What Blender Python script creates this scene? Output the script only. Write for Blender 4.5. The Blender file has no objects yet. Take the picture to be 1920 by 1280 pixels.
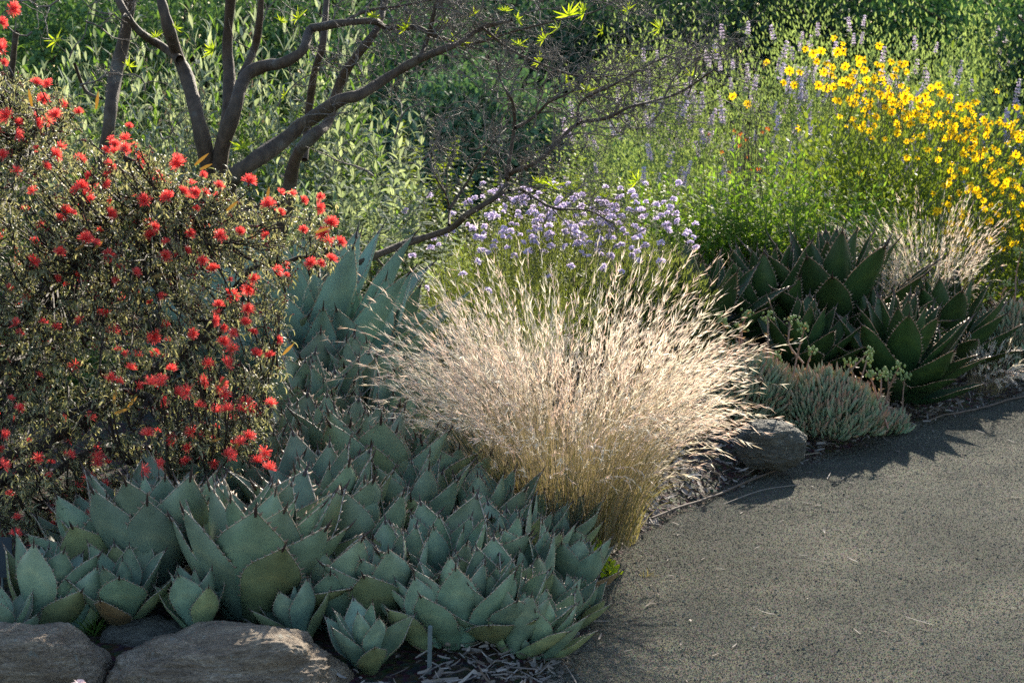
import bpy, math, random
import numpy as np
from mathutils import Vector, Matrix, Quaternion, Euler, noise

random.seed(7)
RNG = np.random.default_rng(7)
R = math.radians
scene = bpy.context.scene
COL = scene.collection

# ------------------------------------------------------------------ camera
CAM_H, PITCH, LENS = 1.5, R(7.6), 70.0
FPX = 1920 * LENS / 36.0
cam = bpy.data.cameras.new('camera')
cam.lens = LENS; cam.sensor_width = 36; cam.clip_start = 0.05; cam.clip_end = 2000
cam.dof.use_dof = True; cam.dof.focus_distance = 6.3; cam.dof.aperture_fstop = 10
camo = bpy.data.objects.new('camera', cam); COL.objects.link(camo)
camo.location = (0, 0, CAM_H); camo.rotation_euler = (math.pi / 2 - PITCH, 0, 0)
scene.camera = camo

# ------------------------------------------------------------------ sky, sun, exposure
SUN_AZ, SUN_EL = R(18), R(25)          # to the right of the view axis, above the horizon
w = bpy.data.worlds.new('World'); scene.world = w; w.use_nodes = True
nt = w.node_tree
sky = nt.nodes.new('ShaderNodeTexSky'); sky.sky_type = 'NISHITA'; sky.sun_disc = False
sky.sun_elevation = SUN_EL; sky.sun_rotation = SUN_AZ
sky.air_density = 1.0; sky.dust_density = 0.6; sky.ozone_density = 1.5
bg = nt.nodes['Background']; bg.inputs['Strength'].default_value = 0.105
nt.links.new(sky.outputs[0], bg.inputs['Color'])
sd = bpy.data.lights.new('sun', 'SUN'); sd.energy = 5.0; sd.angle = R(0.5); sd.color = (1.0, 0.90, 0.74)
suno = bpy.data.objects.new('sun', sd); COL.objects.link(suno)
SUNV = Vector((math.sin(SUN_AZ) * math.cos(SUN_EL), math.cos(SUN_AZ) * math.cos(SUN_EL), math.sin(SUN_EL)))
suno.rotation_euler = (-SUNV).to_track_quat('-Z', 'Y').to_euler(); suno.location = SUNV * 50
scene.view_settings.view_transform = 'Standard'; scene.view_settings.look = 'None'
scene.view_settings.exposure = 1.5; scene.view_settings.gamma = 1
scene.render.engine = 'CYCLES'
scene.cycles.max_bounces = 6; scene.cycles.diffuse_bounces = 3; scene.cycles.glossy_bounces = 2
scene.cycles.transmission_bounces = 4; scene.cycles.transparent_max_bounces = 8
scene.cycles.use_denoising = False
scene.cycles.sample_clamp_indirect = 4.0

# ------------------------------------------------------------------ picture geometry
FWD = np.array([0, math.cos(PITCH), -math.sin(PITCH)]); UPV = np.array([0, math.sin(PITCH), math.cos(PITCH)])
RGT = np.array([1.0, 0, 0]); CAM = np.array([0, 0, CAM_H])
def at(px, py, Y):
    """the point at distance Y in front of the camera that a ray through (px, py) of the photograph meets"""
    d = FWD + RGT * (px - 960) / FPX + UPV * (640 - py) / FPX
    return CAM + d * (Y / d[1])

# the edge between bed and path, x as a function of y, read off on the level path
_epx = [(1020, 1330), (1046, 1250), (1095, 1120), (1130, 1060), (1180, 1005), (1240, 965), (1330, 928), (1450, 885), (1520, 860), (1610, 835), (1700, 800), (1790, 772), (1920, 738)]
_ep = []
for px, py in _epx:
    d = FWD + RGT * (px - 960) / FPX + UPV * (640 - py) / FPX
    _ep.append((d * (-CAM_H / d[2]))[:2])
_ep = np.array(_ep)
EX = np.concatenate([[-0.6, -0.15], _ep[:, 0], [3.6, 8.0, 30.0]]); EY = np.concatenate([[0.0, 3.0], _ep[:, 1], [11.0, 14.0, 22.0]])
def x_edge(y): return np.interp(y, EY, EX)
def sstep(a, b, x):
    t = np.clip((x - a) / (b - a), 0, 1); return t * t * (3 - 2 * t)
def g(x, y):
    """height of the planting bed"""
    s = np.maximum((x_edge(y) - x) * 0.8, 0)
    z = 0.27 * (1 - np.exp(-s / 0.9)) * sstep(3.8, 6.6, y) + 0.03 * sstep(0, 0.15, s) + 0.012 * np.sin(x * 7.3 + 1.3 * np.sin(y * 4.1)) * sstep(0, .2, s)
    return np.where(s > 0, z, -0.012)
def place(px, py):
    Y = 3.5
    while Y < 40:
        p = at(px, py, Y)
        if p[2] <= g(p[0], p[1]): break
        Y += 0.01
    p[2] = float(g(p[0], p[1])); return p
def ground_at(x, y): return np.array([x, y, float(g(x, y))])

# ------------------------------------------------------------------ materials
def nodes(name):
    m = bpy.data.materials.new(name); m.use_nodes = True
    t = m.node_tree; t.nodes.clear()
    out = t.nodes.new('ShaderNodeOutputMaterial')
    return m, t, out
def N(t, typ, **kw):
    n = t.nodes.new(typ)
    for k, v in kw.items():
        if k in n.inputs: n.inputs[k].default_value = v
        else: setattr(n, k, v)
    return n
def rgba(c): return (c[0], c[1], c[2], 1)
def mix(t, f, a, b, blend='MIX'):
    n = t.nodes.new('ShaderNodeMix'); n.data_type = 'RGBA'; n.blend_type = blend
    for i, s in ((0, f), (6, a), (7, b)):
        if hasattr(s, 'is_linked'): t.links.new(s, n.inputs[i])
        elif i == 0: n.inputs[0].default_value = s
        else: n.inputs[i].default_value = rgba(s)
    return n.outputs[2]
def leaf_mat(name, c1, c2, trans=0.45, rough=0.5, spec=0.3, tint=(1.15, 1.1, 0.6), noise_scale=0, objcol=False, sheen=0):
    """a leaf: colour runs c1..c2 with the leaf's own random value; light comes through it"""
    m, t, out = nodes(name)
    a = N(t, 'ShaderNodeAttribute', attribute_name='var')
    col = mix(t, a.outputs['Fac'], c1, c2)
    if noise_scale:
        tc = N(t, 'ShaderNodeTexCoord'); nz = N(t, 'ShaderNodeTexNoise', Scale=noise_scale, Detail=3.0)
        t.links.new(tc.outputs['Object'], nz.inputs['Vector'])
        v = N(t, 'ShaderNodeMapRange'); v.inputs[1].default_value = .3; v.inputs[2].default_value = .7; v.inputs[3].default_value = .72; v.inputs[4].default_value = 1.2
        t.links.new(nz.outputs[0], v.inputs[0])
        col = mix(t, 1.0, col, v.outputs[0], 'MULTIPLY')
    oi = N(t, 'ShaderNodeObjectInfo')
    if objcol: col = mix(t, 1.0, col, oi.outputs['Color'], 'MULTIPLY')
    p = N(t, 'ShaderNodeBsdfPrincipled', Roughness=rough); p.inputs['Specular IOR Level'].default_value = spec
    t.links.new(col, p.inputs['Base Color'])
    if trans > 0:
        tr = N(t, 'ShaderNodeBsdfTranslucent'); tc2 = mix(t, 1.0, col, tint, 'MULTIPLY'); t.links.new(tc2, tr.inputs['Color'])
        ms = N(t, 'ShaderNodeMixShader'); ms.inputs[0].default_value = trans
        t.links.new(p.outputs[0], ms.inputs[1]); t.links.new(tr.outputs[0], ms.inputs[2]); t.links.new(ms.outputs[0], out.inputs[0])
    else: t.links.new(p.outputs[0], out.inputs[0])
    return m
def bark_mat(name, c1, c2, scale=30):
    m, t, out = nodes(name)
    tc = N(t, 'ShaderNodeTexCoord'); mp = N(t, 'ShaderNodeMapping'); mp.inputs['Scale'].default_value = (1, 1, 0.35)
    t.links.new(tc.outputs['Object'], mp.inputs[0])
    nz = N(t, 'ShaderNodeTexNoise', Scale=scale, Detail=6.0, Roughness=.65); t.links.new(mp.outputs[0], nz.inputs['Vector'])
    n2 = N(t, 'ShaderNodeTexNoise', Scale=scale * .23, Detail=3.0); t.links.new(tc.outputs['Object'], n2.inputs['Vector'])
    r = N(t, 'ShaderNodeValToRGB'); r.color_ramp.elements[0].position = .35; r.color_ramp.elements[1].position = .7
    r.color_ramp.elements[0].color = rgba(c1); r.color_ramp.elements[1].color = rgba(c2); t.links.new(nz.outputs[0], r.inputs[0])
    lich = N(t, 'ShaderNodeMapRange'); lich.inputs[1].default_value = .6; lich.inputs[2].default_value = .72; t.links.new(n2.outputs[0], lich.inputs[0])
    col = mix(t, lich.outputs[0], r.outputs[0], (.10, .09, .075))
    p = N(t, 'ShaderNodeBsdfPrincipled', Roughness=.75); t.links.new(col, p.inputs['Base Color'])
    b = N(t, 'ShaderNodeBump', Strength=.8, Distance=.012); t.links.new(nz.outputs[0], b.inputs['Height']); t.links.new(b.outputs[0], p.inputs['Normal'])
    t.links.new(p.outputs[0], out.inputs[0]); return m
def plain_mat(name, c, rough=.6, spec=.3):
    m, t, out = nodes(name)
    p = N(t, 'ShaderNodeBsdfPrincipled', Roughness=rough); p.inputs['Specular IOR Level'].default_value = spec
    tc = N(t, 'ShaderNodeTexCoord'); nz = N(t, 'ShaderNodeTexNoise', Scale=25.0, Detail=4.0); t.links.new(tc.outputs['Object'], nz.inputs['Vector'])
    col = mix(t, nz.outputs[0], [x * .7 for x in c], [min(1, x * 1.25) for x in c])
    t.links.new(col, p.inputs['Base Color']); t.links.new(p.outputs[0], out.inputs[0]); return m

M = {}
M['red_leaf'] = leaf_mat('small_olive_leaf', (.10, .125, .06), (.42, .42, .27), .5, .45, .4, (1.25, 1.15, .72))
M['red_flower'] = leaf_mat('red_stamen', (.72, .05, .065), (.95, .26, .23), .5, .6, .2, (1.2, .9, .8))
M['red_bud'] = leaf_mat('dark_red_bud', (.16, .012, .018), (.3, .03, .03), .15, .6, .2)
M['pod'] = leaf_mat('pod', (.16, .11, .03), (.30, .19, .05), .4, .5, .3, (1.3, 1, .4))
M['twig'] = bark_mat('twig_bark', (.02, .013, .009), (.05, .034, .025), 60)
M['bark'] = bark_mat('tree_bark', (.035, .022, .013), (.10, .066, .042), 38)
M['twig_grey'] = bark_mat('grey_twig_bark', (.08, .063, .05), (.24, .20, .165), 60)
M['agave'] = leaf_mat('agave_skin', (.155, .255, .19), (.26, .315, .20), .11, .45, .4, (1, 1, .7), 5, True)
M['agave_back'] = leaf_mat('tall_agave_skin', (.19, .32, .28), (.25, .34, .25), .10, .5, .3, (1, 1, .7), 5, True)
M['agave_dark'] = leaf_mat('green_agave_skin', (.022, .058, .024), (.05, .085, .022), .06, .45, .3, (1.2, 1.2, .5), 5, True)
M['margin'] = leaf_mat('agave_margin', (.62, .56, .46), (.24, .16, .11), .25, .5, .4)  # horny margin, paled so the backlit rim is in its colour
M['spine'] = plain_mat('agave_spine', (.05, .03, .025), .45, .4)
M['red_margin'] = leaf_mat('red_brown_margin', (.26, .14, .08), (.46, .33, .23), .2, .5, .4)
M['straw'] = leaf_mat('straw', (.57, .495, .37), (.88, .83, .71), .52, .5, .3, (1.05, 1.0, .93))
M['culm'] = leaf_mat('dry_culm', (.20, .16, .095), (.48, .40, .28), .4, .55, .25, (1.08, 1.0, .8))
M['straw_pink'] = leaf_mat('pinkish_awns', (.60, .47, .39), (.84, .76, .67), .5, .5, .3, (1.12, .98, .88))
M['grass_low'] = leaf_mat('grass_green_straw', (.10, .10, .045), (.30, .25, .14), .45, .5, .3)
M['sage'] = leaf_mat('grey_sage_leaf', (.19, .255, .16), (.33, .39, .26), .52, .7, .08, (1.15, 1.15, .55), 0, True)
M['lush'] = leaf_mat('fresh_green_leaf', (.085, .175, .035), (.16, .26, .06), .58, .65, .06, (1.2, 1.2, .45), 0, True)
M['glossy'] = leaf_mat('glossy_small_leaf', (.075, .13, .025), (.18, .23, .05), .5, .55, .22, (1.25, 1.2, .45), 0, True)
M['fine'] = leaf_mat('feathery_leaf', (.12, .16, .05), (.23, .27, .10), .5, .5, .25, (1.2, 1.15, .5))
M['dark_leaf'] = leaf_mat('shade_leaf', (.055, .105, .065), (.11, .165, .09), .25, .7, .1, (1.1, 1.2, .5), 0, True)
M['lime'] = leaf_mat('lime_leaf', (.26, .36, .03), (.36, .44, .05), .55, .45, .3, (1.3, 1.25, .3))
M['dry'] = leaf_mat('dry_leaf', (.12, .09, .065), (.22, .18, .14), .3, .7, .15, (1.1, 1, .8))
M['stem'] = leaf_mat('green_stem', (.10, .13, .05), (.17, .17, .08), .1, .6, .2)
M['purple'] = leaf_mat('lilac_petal', (.60, .54, .72), (.82, .77, .87), .5, .6, .2, (1.1, 1.0, 1.1))
M['pale_lilac'] = leaf_mat('pale_lilac_petal', (.68, .61, .72), (.86, .80, .86), .5, .6, .2, (1.1, 1, 1.1))
M['yellow'] = leaf_mat('yellow_ray', (.82, .54, .008), (.90, .68, .02), .55, .55, .2, (1.1, 1, .6))
M['disc'] = plain_mat('brown_disc', (.09, .045, .015), .8, .1)
M['orange'] = leaf_mat('orange_petal', (.40, .10, .03), (.50, .17, .04), .5, .6, .2)
M['finger'] = leaf_mat('chalky_finger_leaf', (.20, .32, .19), (.46, .24, .16), .2, .5, .3, (1.2, 1, .7))
M['umbel'] = leaf_mat('green_bud', (.22, .30, .11), (.32, .38, .16), .3, .6, .2)
M['pinkstem'] = leaf_mat('pink_stalk', (.28, .20, .14), (.42, .22, .18), .2, .6, .2)
M['pink'] = leaf_mat('pale_pink_petal', (.75, .58, .58), (.85, .72, .72), .3, .6, .2, (1, 1, 1))
M['stake'] = plain_mat('grey_stake', (.10, .13, .13), .5, .4)
M['signblue'] = plain_mat('dark_blue_plate', (.02, .035, .05), .4, .4)
M['edging'] = plain_mat('weathered_edging', (.12, .09, .07), .8, .2)

def rock_mat(name, c1, c2, c3):
    m, t, out = nodes(name)
    tc = N(t, 'ShaderNodeTexCoord')
    mp = N(t, 'ShaderNodeMapping'); mp.inputs['Scale'].default_value = (1, 1.3, 3.6); mp.inputs['Rotation'].default_value = (.3, .25, 0); t.links.new(tc.outputs['Object'], mp.inputs[0])
    n1 = N(t, 'ShaderNodeTexNoise', Scale=9.0, Detail=8.0, Roughness=.68, Distortion=.6); t.links.new(mp.outputs[0], n1.inputs['Vector'])
    n2 = N(t, 'ShaderNodeTexNoise', Scale=85.0, Detail=6.0, Roughness=.75); t.links.new(mp.outputs[0], n2.inputs['Vector'])
    vo = N(t, 'ShaderNodeTexVoronoi', Scale=30.0); vo.feature = 'DISTANCE_TO_EDGE'
    wv = mix(t, .12, mp.outputs[0], n1.outputs[1], 'ADD'); t.links.new(wv, vo.inputs['Vector'])
    r = N(t, 'ShaderNodeValToRGB'); e = r.color_ramp.elements
    e[0].position = .3; e[0].color = rgba(c1); e[1].position = .72; e[1].color = rgba(c3); x = e.new(.52); x.color = rgba(c2); t.links.new(n1.outputs[0], r.inputs[0])
    cr = N(t, 'ShaderNodeMapRange'); cr.inputs[2].default_value = .06; cr.inputs[3].default_value = .45; t.links.new(vo.outputs[0], cr.inputs[0])
    col = mix(t, .18, r.outputs[0], cr.outputs[0], 'MULTIPLY')
    sp = N(t, 'ShaderNodeMapRange'); sp.inputs[1].default_value = .35; sp.inputs[2].default_value = .65; sp.inputs[3].default_value = .6; sp.inputs[4].default_value = 1.3; t.links.new(n2.outputs[0], sp.inputs[0])
    col = mix(t, 1.0, col, sp.outputs[0], 'MULTIPLY')
    n3 = N(t, 'ShaderNodeTexNoise', Scale=26.0, Detail=5.0, Roughness=.6); t.links.new(tc.outputs['Object'], n3.inputs['Vector'])
    ck = N(t, 'ShaderNodeTexVoronoi', Scale=6.5); ck.feature = 'DISTANCE_TO_EDGE'; wv2 = mix(t, .45, mp.outputs[0], n1.outputs[1], 'ADD'); t.links.new(wv2, ck.inputs['Vector'])
    cm = N(t, 'ShaderNodeMapRange'); cm.inputs[2].default_value = .03; cm.inputs[3].default_value = .25; t.links.new(ck.outputs[0], cm.inputs[0]); col = mix(t, .8, col, cm.outputs[0], 'MULTIPLY')
    lc = N(t, 'ShaderNodeMapRange'); lc.inputs[1].default_value = .62; lc.inputs[2].default_value = .68; lc.inputs[4].default_value = .7; t.links.new(n3.outputs[0], lc.inputs[0]); col = mix(t, lc.outputs[0], col, (.36, .37, .31))
    p = N(t, 'ShaderNodeBsdfPrincipled', Roughness=.85); t.links.new(col, p.inputs['Base Color'])
    ad = N(t, 'ShaderNodeMath', operation='MULTIPLY_ADD'); t.links.new(n2.outputs[0], ad.inputs[0]); ad.inputs[1].default_value = .75
    mn = N(t, 'ShaderNodeMath', operation='MINIMUM'); t.links.new(vo.outputs[0], mn.inputs[0]); mn.inputs[1].default_value = .12
    sc = N(t, 'ShaderNodeMath', operation='MULTIPLY_ADD'); t.links.new(mn.outputs[0], sc.inputs[0]); sc.inputs[1].default_value = .9; t.links.new(n1.outputs[0], sc.inputs[2]); t.links.new(sc.outputs[0], ad.inputs[2])
    b = N(t, 'ShaderNodeBump', Strength=1.0, Distance=.028); t.links.new(ad.outputs[0], b.inputs['Height']); t.links.new(b.outputs[0], p.inputs['Normal'])
    t.links.new(p.outputs[0], out.inputs[0]); return m
M['rock'] = rock_mat('brown_granite', (.20, .145, .10), (.40, .30, .205), (.58, .48, .35))
M['rock_grey'] = rock_mat('grey_granite', (.10, .10, .085), (.2, .19, .15), (.3, .28, .22))

def soil_mat(name, c1, c2, c3, scale, bump, dist, soft=.6, spec=.2):
    m, t, out = nodes(name)
    tc = N(t, 'ShaderNodeTexCoord')
    n1 = N(t, 'ShaderNodeTexNoise', Scale=scale, Detail=6.0, Roughness=.75); t.links.new(tc.outputs['Object'], n1.inputs['Vector'])
    n2 = N(t, 'ShaderNodeTexNoise', Scale=2.3, Detail=5.0, Roughness=.6); t.links.new(tc.outputs['Object'], n2.inputs['Vector'])
    vo = N(t, 'ShaderNodeTexVoronoi', Scale=scale * 1.1, Randomness=1.0); t.links.new(tc.outputs['Object'], vo.inputs['Vector'])
    r = N(t, 'ShaderNodeValToRGB'); e = r.color_ramp.elements
    e[0].position = .32; e[0].color = rgba(c1); e[1].position = .7; e[1].color = rgba(c3); x = e.new(.5); x.color = rgba(c2)
    mx = N(t, 'ShaderNodeMath', operation='MULTIPLY_ADD'); t.links.new(n2.outputs[0], mx.inputs[0]); mx.inputs[1].default_value = .5
    m2 = N(t, 'ShaderNodeMath', operation='MULTIPLY'); t.links.new(n1.outputs[0], m2.inputs[0]); m2.inputs[1].default_value = .5; t.links.new(m2.outputs[0], mx.inputs[2]); t.links.new(mx.outputs[0], r.inputs[0])
    col = mix(t, soft, r.outputs[0], vo.outputs['Color'], 'SOFT_LIGHT')
    p = N(t, 'ShaderNodeBsdfPrincipled', Roughness=.9); p.inputs['Specular IOR Level'].default_value = spec; t.links.new(col, p.inputs['Base Color'])
    h = N(t, 'ShaderNodeMath', operation='ADD'); t.links.new(vo.outputs[0], h.inputs[0]); t.links.new(n1.outputs[0], h.inputs[1])
    b = N(t, 'ShaderNodeBump', Strength=bump, Distance=dist); t.links.new(h.outputs[0], b.inputs['Height']); t.links.new(b.outputs[0], p.inputs['Normal'])
    t.links.new(p.outputs[0], out.inputs[0]); return m
M['soil'] = soil_mat('bed_soil', (.03, .022, .016), (.055, .042, .03), (.10, .08, .06), 60, 1, .02)
M['path'] = soil_mat('crushed_granite', (.018, .022, .019), (.055, .057, .045), (.16, .15, .112), 240, .9, .003, .4, .05)
M['grit'] = leaf_mat('path_grit', (.028, .034, .030), (.27, .25, .19), 0, .85, .1)
M['chip'] = leaf_mat('wood_chip', (.07, .05, .036), (.36, .32, .28), 0, .85, .15)

# ------------------------------------------------------------------ mesh tools
class MB:
    def __init__(s): s.v = []; s.q = []; s.t = []; s.a = []; s.mq = []; s.mt = []; s.n = 0
    def add(s, v, q=None, t=None, var=.5, mi=0):
        v = np.asarray(v, float).reshape(-1, 3)
        s.v.append(v); s.a.append(np.broadcast_to(np.asarray(var, float), (len(v),)))
        if q is not None and len(q): q = np.asarray(q, int); s.q.append(q + s.n); s.mq.append(np.full(len(q), mi))
        if t is not None and len(t): t = np.asarray(t, int); s.t.append(t + s.n); s.mt.append(np.full(len(t), mi))
        s.n += len(v)
    def mesh(s, name, mats, smooth=True):
        v = np.concatenate(s.v); a = np.concatenate(s.a)
        q = np.concatenate(s.q) if s.q else np.zeros((0, 4), int); t = np.concatenate(s.t) if s.t else np.zeros((0, 3), int)
        me = bpy.data.meshes.new(name)
        me.vertices.add(len(v)); me.vertices.foreach_set('co', v.astype(np.float32).ravel())
        nl = q.size + t.size
        me.loops.add(nl); me.loops.foreach_set('vertex_index', np.concatenate([q.ravel(), t.ravel()]).astype(np.int32))
        me.polygons.add(len(q) + len(t))
        st = np.concatenate([np.arange(len(q)) * 4, q.size + np.arange(len(t)) * 3])
        me.polygons.foreach_set('loop_start', st.astype(np.int32))
        mi = np.concatenate([np.concatenate(s.mq) if s.mq else np.zeros(0), np.concatenate(s.mt) if s.mt else np.zeros(0)])
        me.polygons.foreach_set('material_index', mi.astype(np.int32))
        me.polygons.foreach_set('use_smooth', np.full(len(mi), smooth))
        me.update(calc_edges=True)
        at_ = me.attributes.new('var', 'FLOAT', 'POINT'); at_.data.foreach_set('value', a.astype(np.float32))
        for m in mats: me.materials.append(m)
        return me
    def build(s, name, mats, parent=None, smooth=True):
        if not isinstance(mats, (list, tuple)): mats = [mats]
        return link(name, s.mesh(name, mats, smooth), parent)
def link(name, me, parent=None):
    o = bpy.data.objects.new(name, me); COL.objects.link(o)
    if parent is not None: o.parent = parent
    return o
def thing(name, label, cat, loc=(0, 0, 0), group=None):
    o = bpy.data.objects.new(name, None); COL.objects.link(o); o.location = loc
    o.empty_display_size = .1
    o['label'] = label; o['category'] = cat
    if group: o['group'] = group
    return o
def kind(o, k): o['kind'] = k; return o
def nrm(a): return a / np.maximum(np.linalg.norm(a, axis=-1, keepdims=True), 1e-9)
def rdir(n, rng=RNG): return nrm(rng.normal(size=(n, 3)))
def leaves(mb, P, D, U, L, W, prof=(.35, 1, .8, .05), bend=.5, fold=0.25, var=None, mi=0):
    """many leaf blades at once: P base, D direction, U upper side"""
    n = len(P); k = len(prof); D = nrm(D); S = nrm(np.cross(D, U)); U = np.cross(S, D)
    L = np.broadcast_to(np.asarray(L, float), (n,)); W = np.broadcast_to(np.asarray(W, float), (n,)); bend = np.broadcast_to(np.asarray(bend, float), (n,))
    if var is None: var = RNG.random(n)
    b = np.where(np.abs(bend) < 1e-3, 1e-3, bend); t = np.linspace(0, 1, k)
    bt = b[:, None] * t[None]
    c = P[:, None] + L[:, None, None] * (D[:, None] * (np.sin(bt) / b[:, None])[..., None] - U[:, None] * ((1 - np.cos(bt)) / b[:, None])[..., None])
    nor = U[:, None] * np.cos(bt)[..., None] + D[:, None] * np.sin(bt)[..., None]
    hw = (W[:, None] / 2 * np.asarray(prof)[None])[..., None]
    if fold:
        l = c - S[:, None] * hw + nor * hw * fold; r = c + S[:, None] * hw + nor * hw * fold
        v = np.stack([l, c, r], 2).reshape(n, k * 3, 3); w_ = 3
    else:
        v = np.stack([c - S[:, None] * hw, c + S[:, None] * hw], 2).reshape(n, k * 2, 3); w_ = 2
    f = [(i * w_ + j, i * w_ + j + 1, (i + 1) * w_ + j + 1, (i + 1) * w_ + j) for i in range(k - 1) for j in range(w_ - 1)]
    f = np.asarray(f)[None] + (np.arange(n) * k * w_)[:, None, None]
    mb.add(v, q=f.reshape(-1, 4), var=np.repeat(var, k * w_), mi=mi)
def tube(mb, pts, rad, ns=6, var=.5, mi=0):
    pts = np.asarray(pts, float); k = len(pts); rad = np.broadcast_to(np.asarray(rad, float), (k,))
    T = np.gradient(pts, axis=0); T = nrm(T)
    ref = np.array([0, 0, 1.0]) if abs(T[0][2]) < .9 else np.array([1.0, 0, 0])
    A = nrm(np.cross(T[0], ref)); fr = []
    for i in range(k):
        A = A - T[i] * np.dot(A, T[i]); A = A / max(np.linalg.norm(A), 1e-9); fr.append((A, np.cross(T[i], A)))
    th = np.arange(ns) / ns * 2 * math.pi
    v = np.array([pts[i] + rad[i] * (np.cos(th)[:, None] * fr[i][0] + np.sin(th)[:, None] * fr[i][1]) for i in range(k)])
    f = [(i * ns + j, i * ns + (j + 1) % ns, (i + 1) * ns + (j + 1) % ns, (i + 1) * ns + j) for i in range(k - 1) for j in range(ns)]
    mb.add(v, q=f, var=var, mi=mi)
def smooth_path(p, n=None, jit=0):
    """Catmull-Rom through the points"""
    p = np.asarray(p, float); q = np.vstack([2 * p[0] - p[1], p, 2 * p[-1] - p[-2]]); out = []
    for i in range(1, len(q) - 2):
        for u in np.linspace(0, 1, 5)[:-1]:
            out.append(.5 * (2 * q[i] + (q[i + 1] - q[i - 1]) * u + (2 * q[i - 1] - 5 * q[i] + 4 * q[i + 1] - q[i + 2]) * u * u + (3 * q[i] - q[i - 1] - 3 * q[i + 1] + q[i + 2]) * u ** 3))
    out.append(p[-1]); out = np.array(out)
    if jit: out[1:-1] += RNG.normal(size=out[1:-1].shape) * jit
    return out
def ribbons(mb, C, W, S, var, mi=0):
    """N ribbons of K points: C (N,K,3), W (N,K) widths, S (N,3) side"""
    n, k, _ = C.shape
    v = np.stack([C - S[:, None] * W[..., None] / 2, C + S[:, None] * W[..., None] / 2], 2).reshape(n, 2 * k, 3)
    f = np.asarray([(2 * i, 2 * i + 1, 2 * i + 3, 2 * i + 2) for i in range(k - 1)])[None] + (np.arange(n) * 2 * k)[:, None, None]
    mb.add(v, q=f.reshape(-1, 4), var=np.repeat(var, 2 * k), mi=mi)

# ------------------------------------------------------------------ the setting
def axis(a, b, step, far):
    core = np.arange(a, b + step / 2, step); ext = []; d = step
    while (ext[-1] if ext else 0) < far: d *= 1.5; ext.append((ext[-1] if ext else 0) + d)
    e = np.array(ext); return np.concatenate([a - e[::-1], core, b + e])
def grid_faces(nx, ny):
    i, j = np.meshgrid(np.arange(nx - 1), np.arange(ny - 1)); o = j * nx + i
    return np.stack([o, o + 1, o + 1 + nx, o + nx], -1).reshape(-1, 4)
gx, gy = axis(-4, 4, .06, 900), axis(2.5, 14, .06, 900)
X, Yg = np.meshgrid(gx, gy)
mb = MB(); mb.add(np.stack([X, Yg, g(X, Yg)], -1), q=grid_faces(len(gx), len(gy))); kind(mb.build('ground', M['soil']), 'structure')
py_ = np.arange(1.5, 21, .05); cx = np.concatenate([np.arange(0, 3, .06), np.arange(3, 7.01, .5)])
X = x_edge(py_)[:, None] + 0.012 * np.sin(py_ * 23)[:, None] + cx[None]; Yp = np.repeat(py_[:, None], len(cx), 1)
def pz(x, y): return 0.004 * np.sin(x * 5 + y * 3) + .003 * np.sin(x * 13 - y * 9)
Z = pz(X, Yp)
Z[:, 0] -= .02
mb = MB(); mb.add(np.stack([X, Yp, Z], -1), q=grid_faces(len(cx), len(py_))); kind(mb.build('path', M['path']), 'structure')

def stones(n, xy, r, flat, zf, var):
    base = np.array([(1, 0, 0), (0, 1, 0), (-1, 0, 0), (0, -1, 0), (0, 0, 1), (0, 0, -1)], float)
    v = base[None] * (r[:, None] * RNG.uniform(.55, 1.35, (n, 6)))[..., None]; v[:, :, 2] *= flat
    a = RNG.random(n) * 6.28; c, s = np.cos(a)[:, None], np.sin(a)[:, None]
    x, y = v[..., 0] * c - v[..., 1] * s, v[..., 0] * s + v[..., 1] * c
    v = np.stack([x + xy[:, :1], y + xy[:, 1:2], v[..., 2] + zf[:, None]], -1)
    f = np.array([(0, 1, 4), (1, 2, 4), (2, 3, 4), (3, 0, 4), (1, 0, 5), (2, 1, 5), (3, 2, 5), (0, 3, 5)])[None] + (np.arange(n) * 6)[:, None, None]
    m = MB(); m.add(v, t=f.reshape(-1, 3), var=np.repeat(var, 6)); return m
n = 330000
yy = 4.4 + 5.2 * RNG.random(n) ** 1.35; xx = x_edge(yy) - .02 + RNG.random(n) ** 1.35 * np.maximum(yy * .262 - x_edge(yy) + 1.1, .6)
mb = stones(n, np.stack([xx, yy], -1), RNG.gamma(2.0, .00028, n) + .0009 + .004 * (RNG.random(n) > .9985), .62, pz(xx, yy) + .001, RNG.beta(1.6, 1.4, n) * (.75 + .25 * np.sin(xx * 6 + 2 * np.sin(yy * 5)) * np.sin(yy * 9)))
kind(mb.build('path_gravel', M['grit'], smooth=False), 'stuff')
# wood chips along the bed's edge
n = 5200
yy = 4.25 + 6.3 * RNG.random(n) ** 1.2; ss = RNG.gamma(1.6, .11, n) - .03; xx = x_edge(yy) - ss
P = np.stack([xx, yy, g(xx, yy) + .012 + RNG.random(n) * .012], -1)
a = RNG.random(n) * 6.28; D = np.stack([np.cos(a), np.sin(a), RNG.normal(0, .2, n)], -1)
U = np.stack([RNG.normal(0, .35, n), RNG.normal(0, .35, n), np.ones(n)], -1)
mb = MB(); leaves(mb, P, D, U, RNG.gamma(1.6, .016, n) + .006, RNG.gamma(2, .003, n) + .002, (.7, 1, .9, .5), RNG.normal(0, .5, n), .35, RNG.beta(1.3, 1.3, n))
n = 150
yy = 4.5 + 5 * RNG.random(n) ** 1.4; xx = x_edge(yy) + RNG.gamma(1.2, .35, n); a = RNG.random(n) * 3.14
leaves(mb, np.stack([xx, yy, pz(xx, yy) + .006], -1), np.stack([np.cos(a), np.sin(a), RNG.normal(0, .03, n)], -1), np.tile([0, 0, 1.0], (n, 1)), RNG.gamma(2, .012, n) + .008, RNG.gamma(2, .0012, n) + .0012, (.6, 1, .9, .3), RNG.normal(0, .4, n), .2, RNG.beta(2, 1.2, n))
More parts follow.
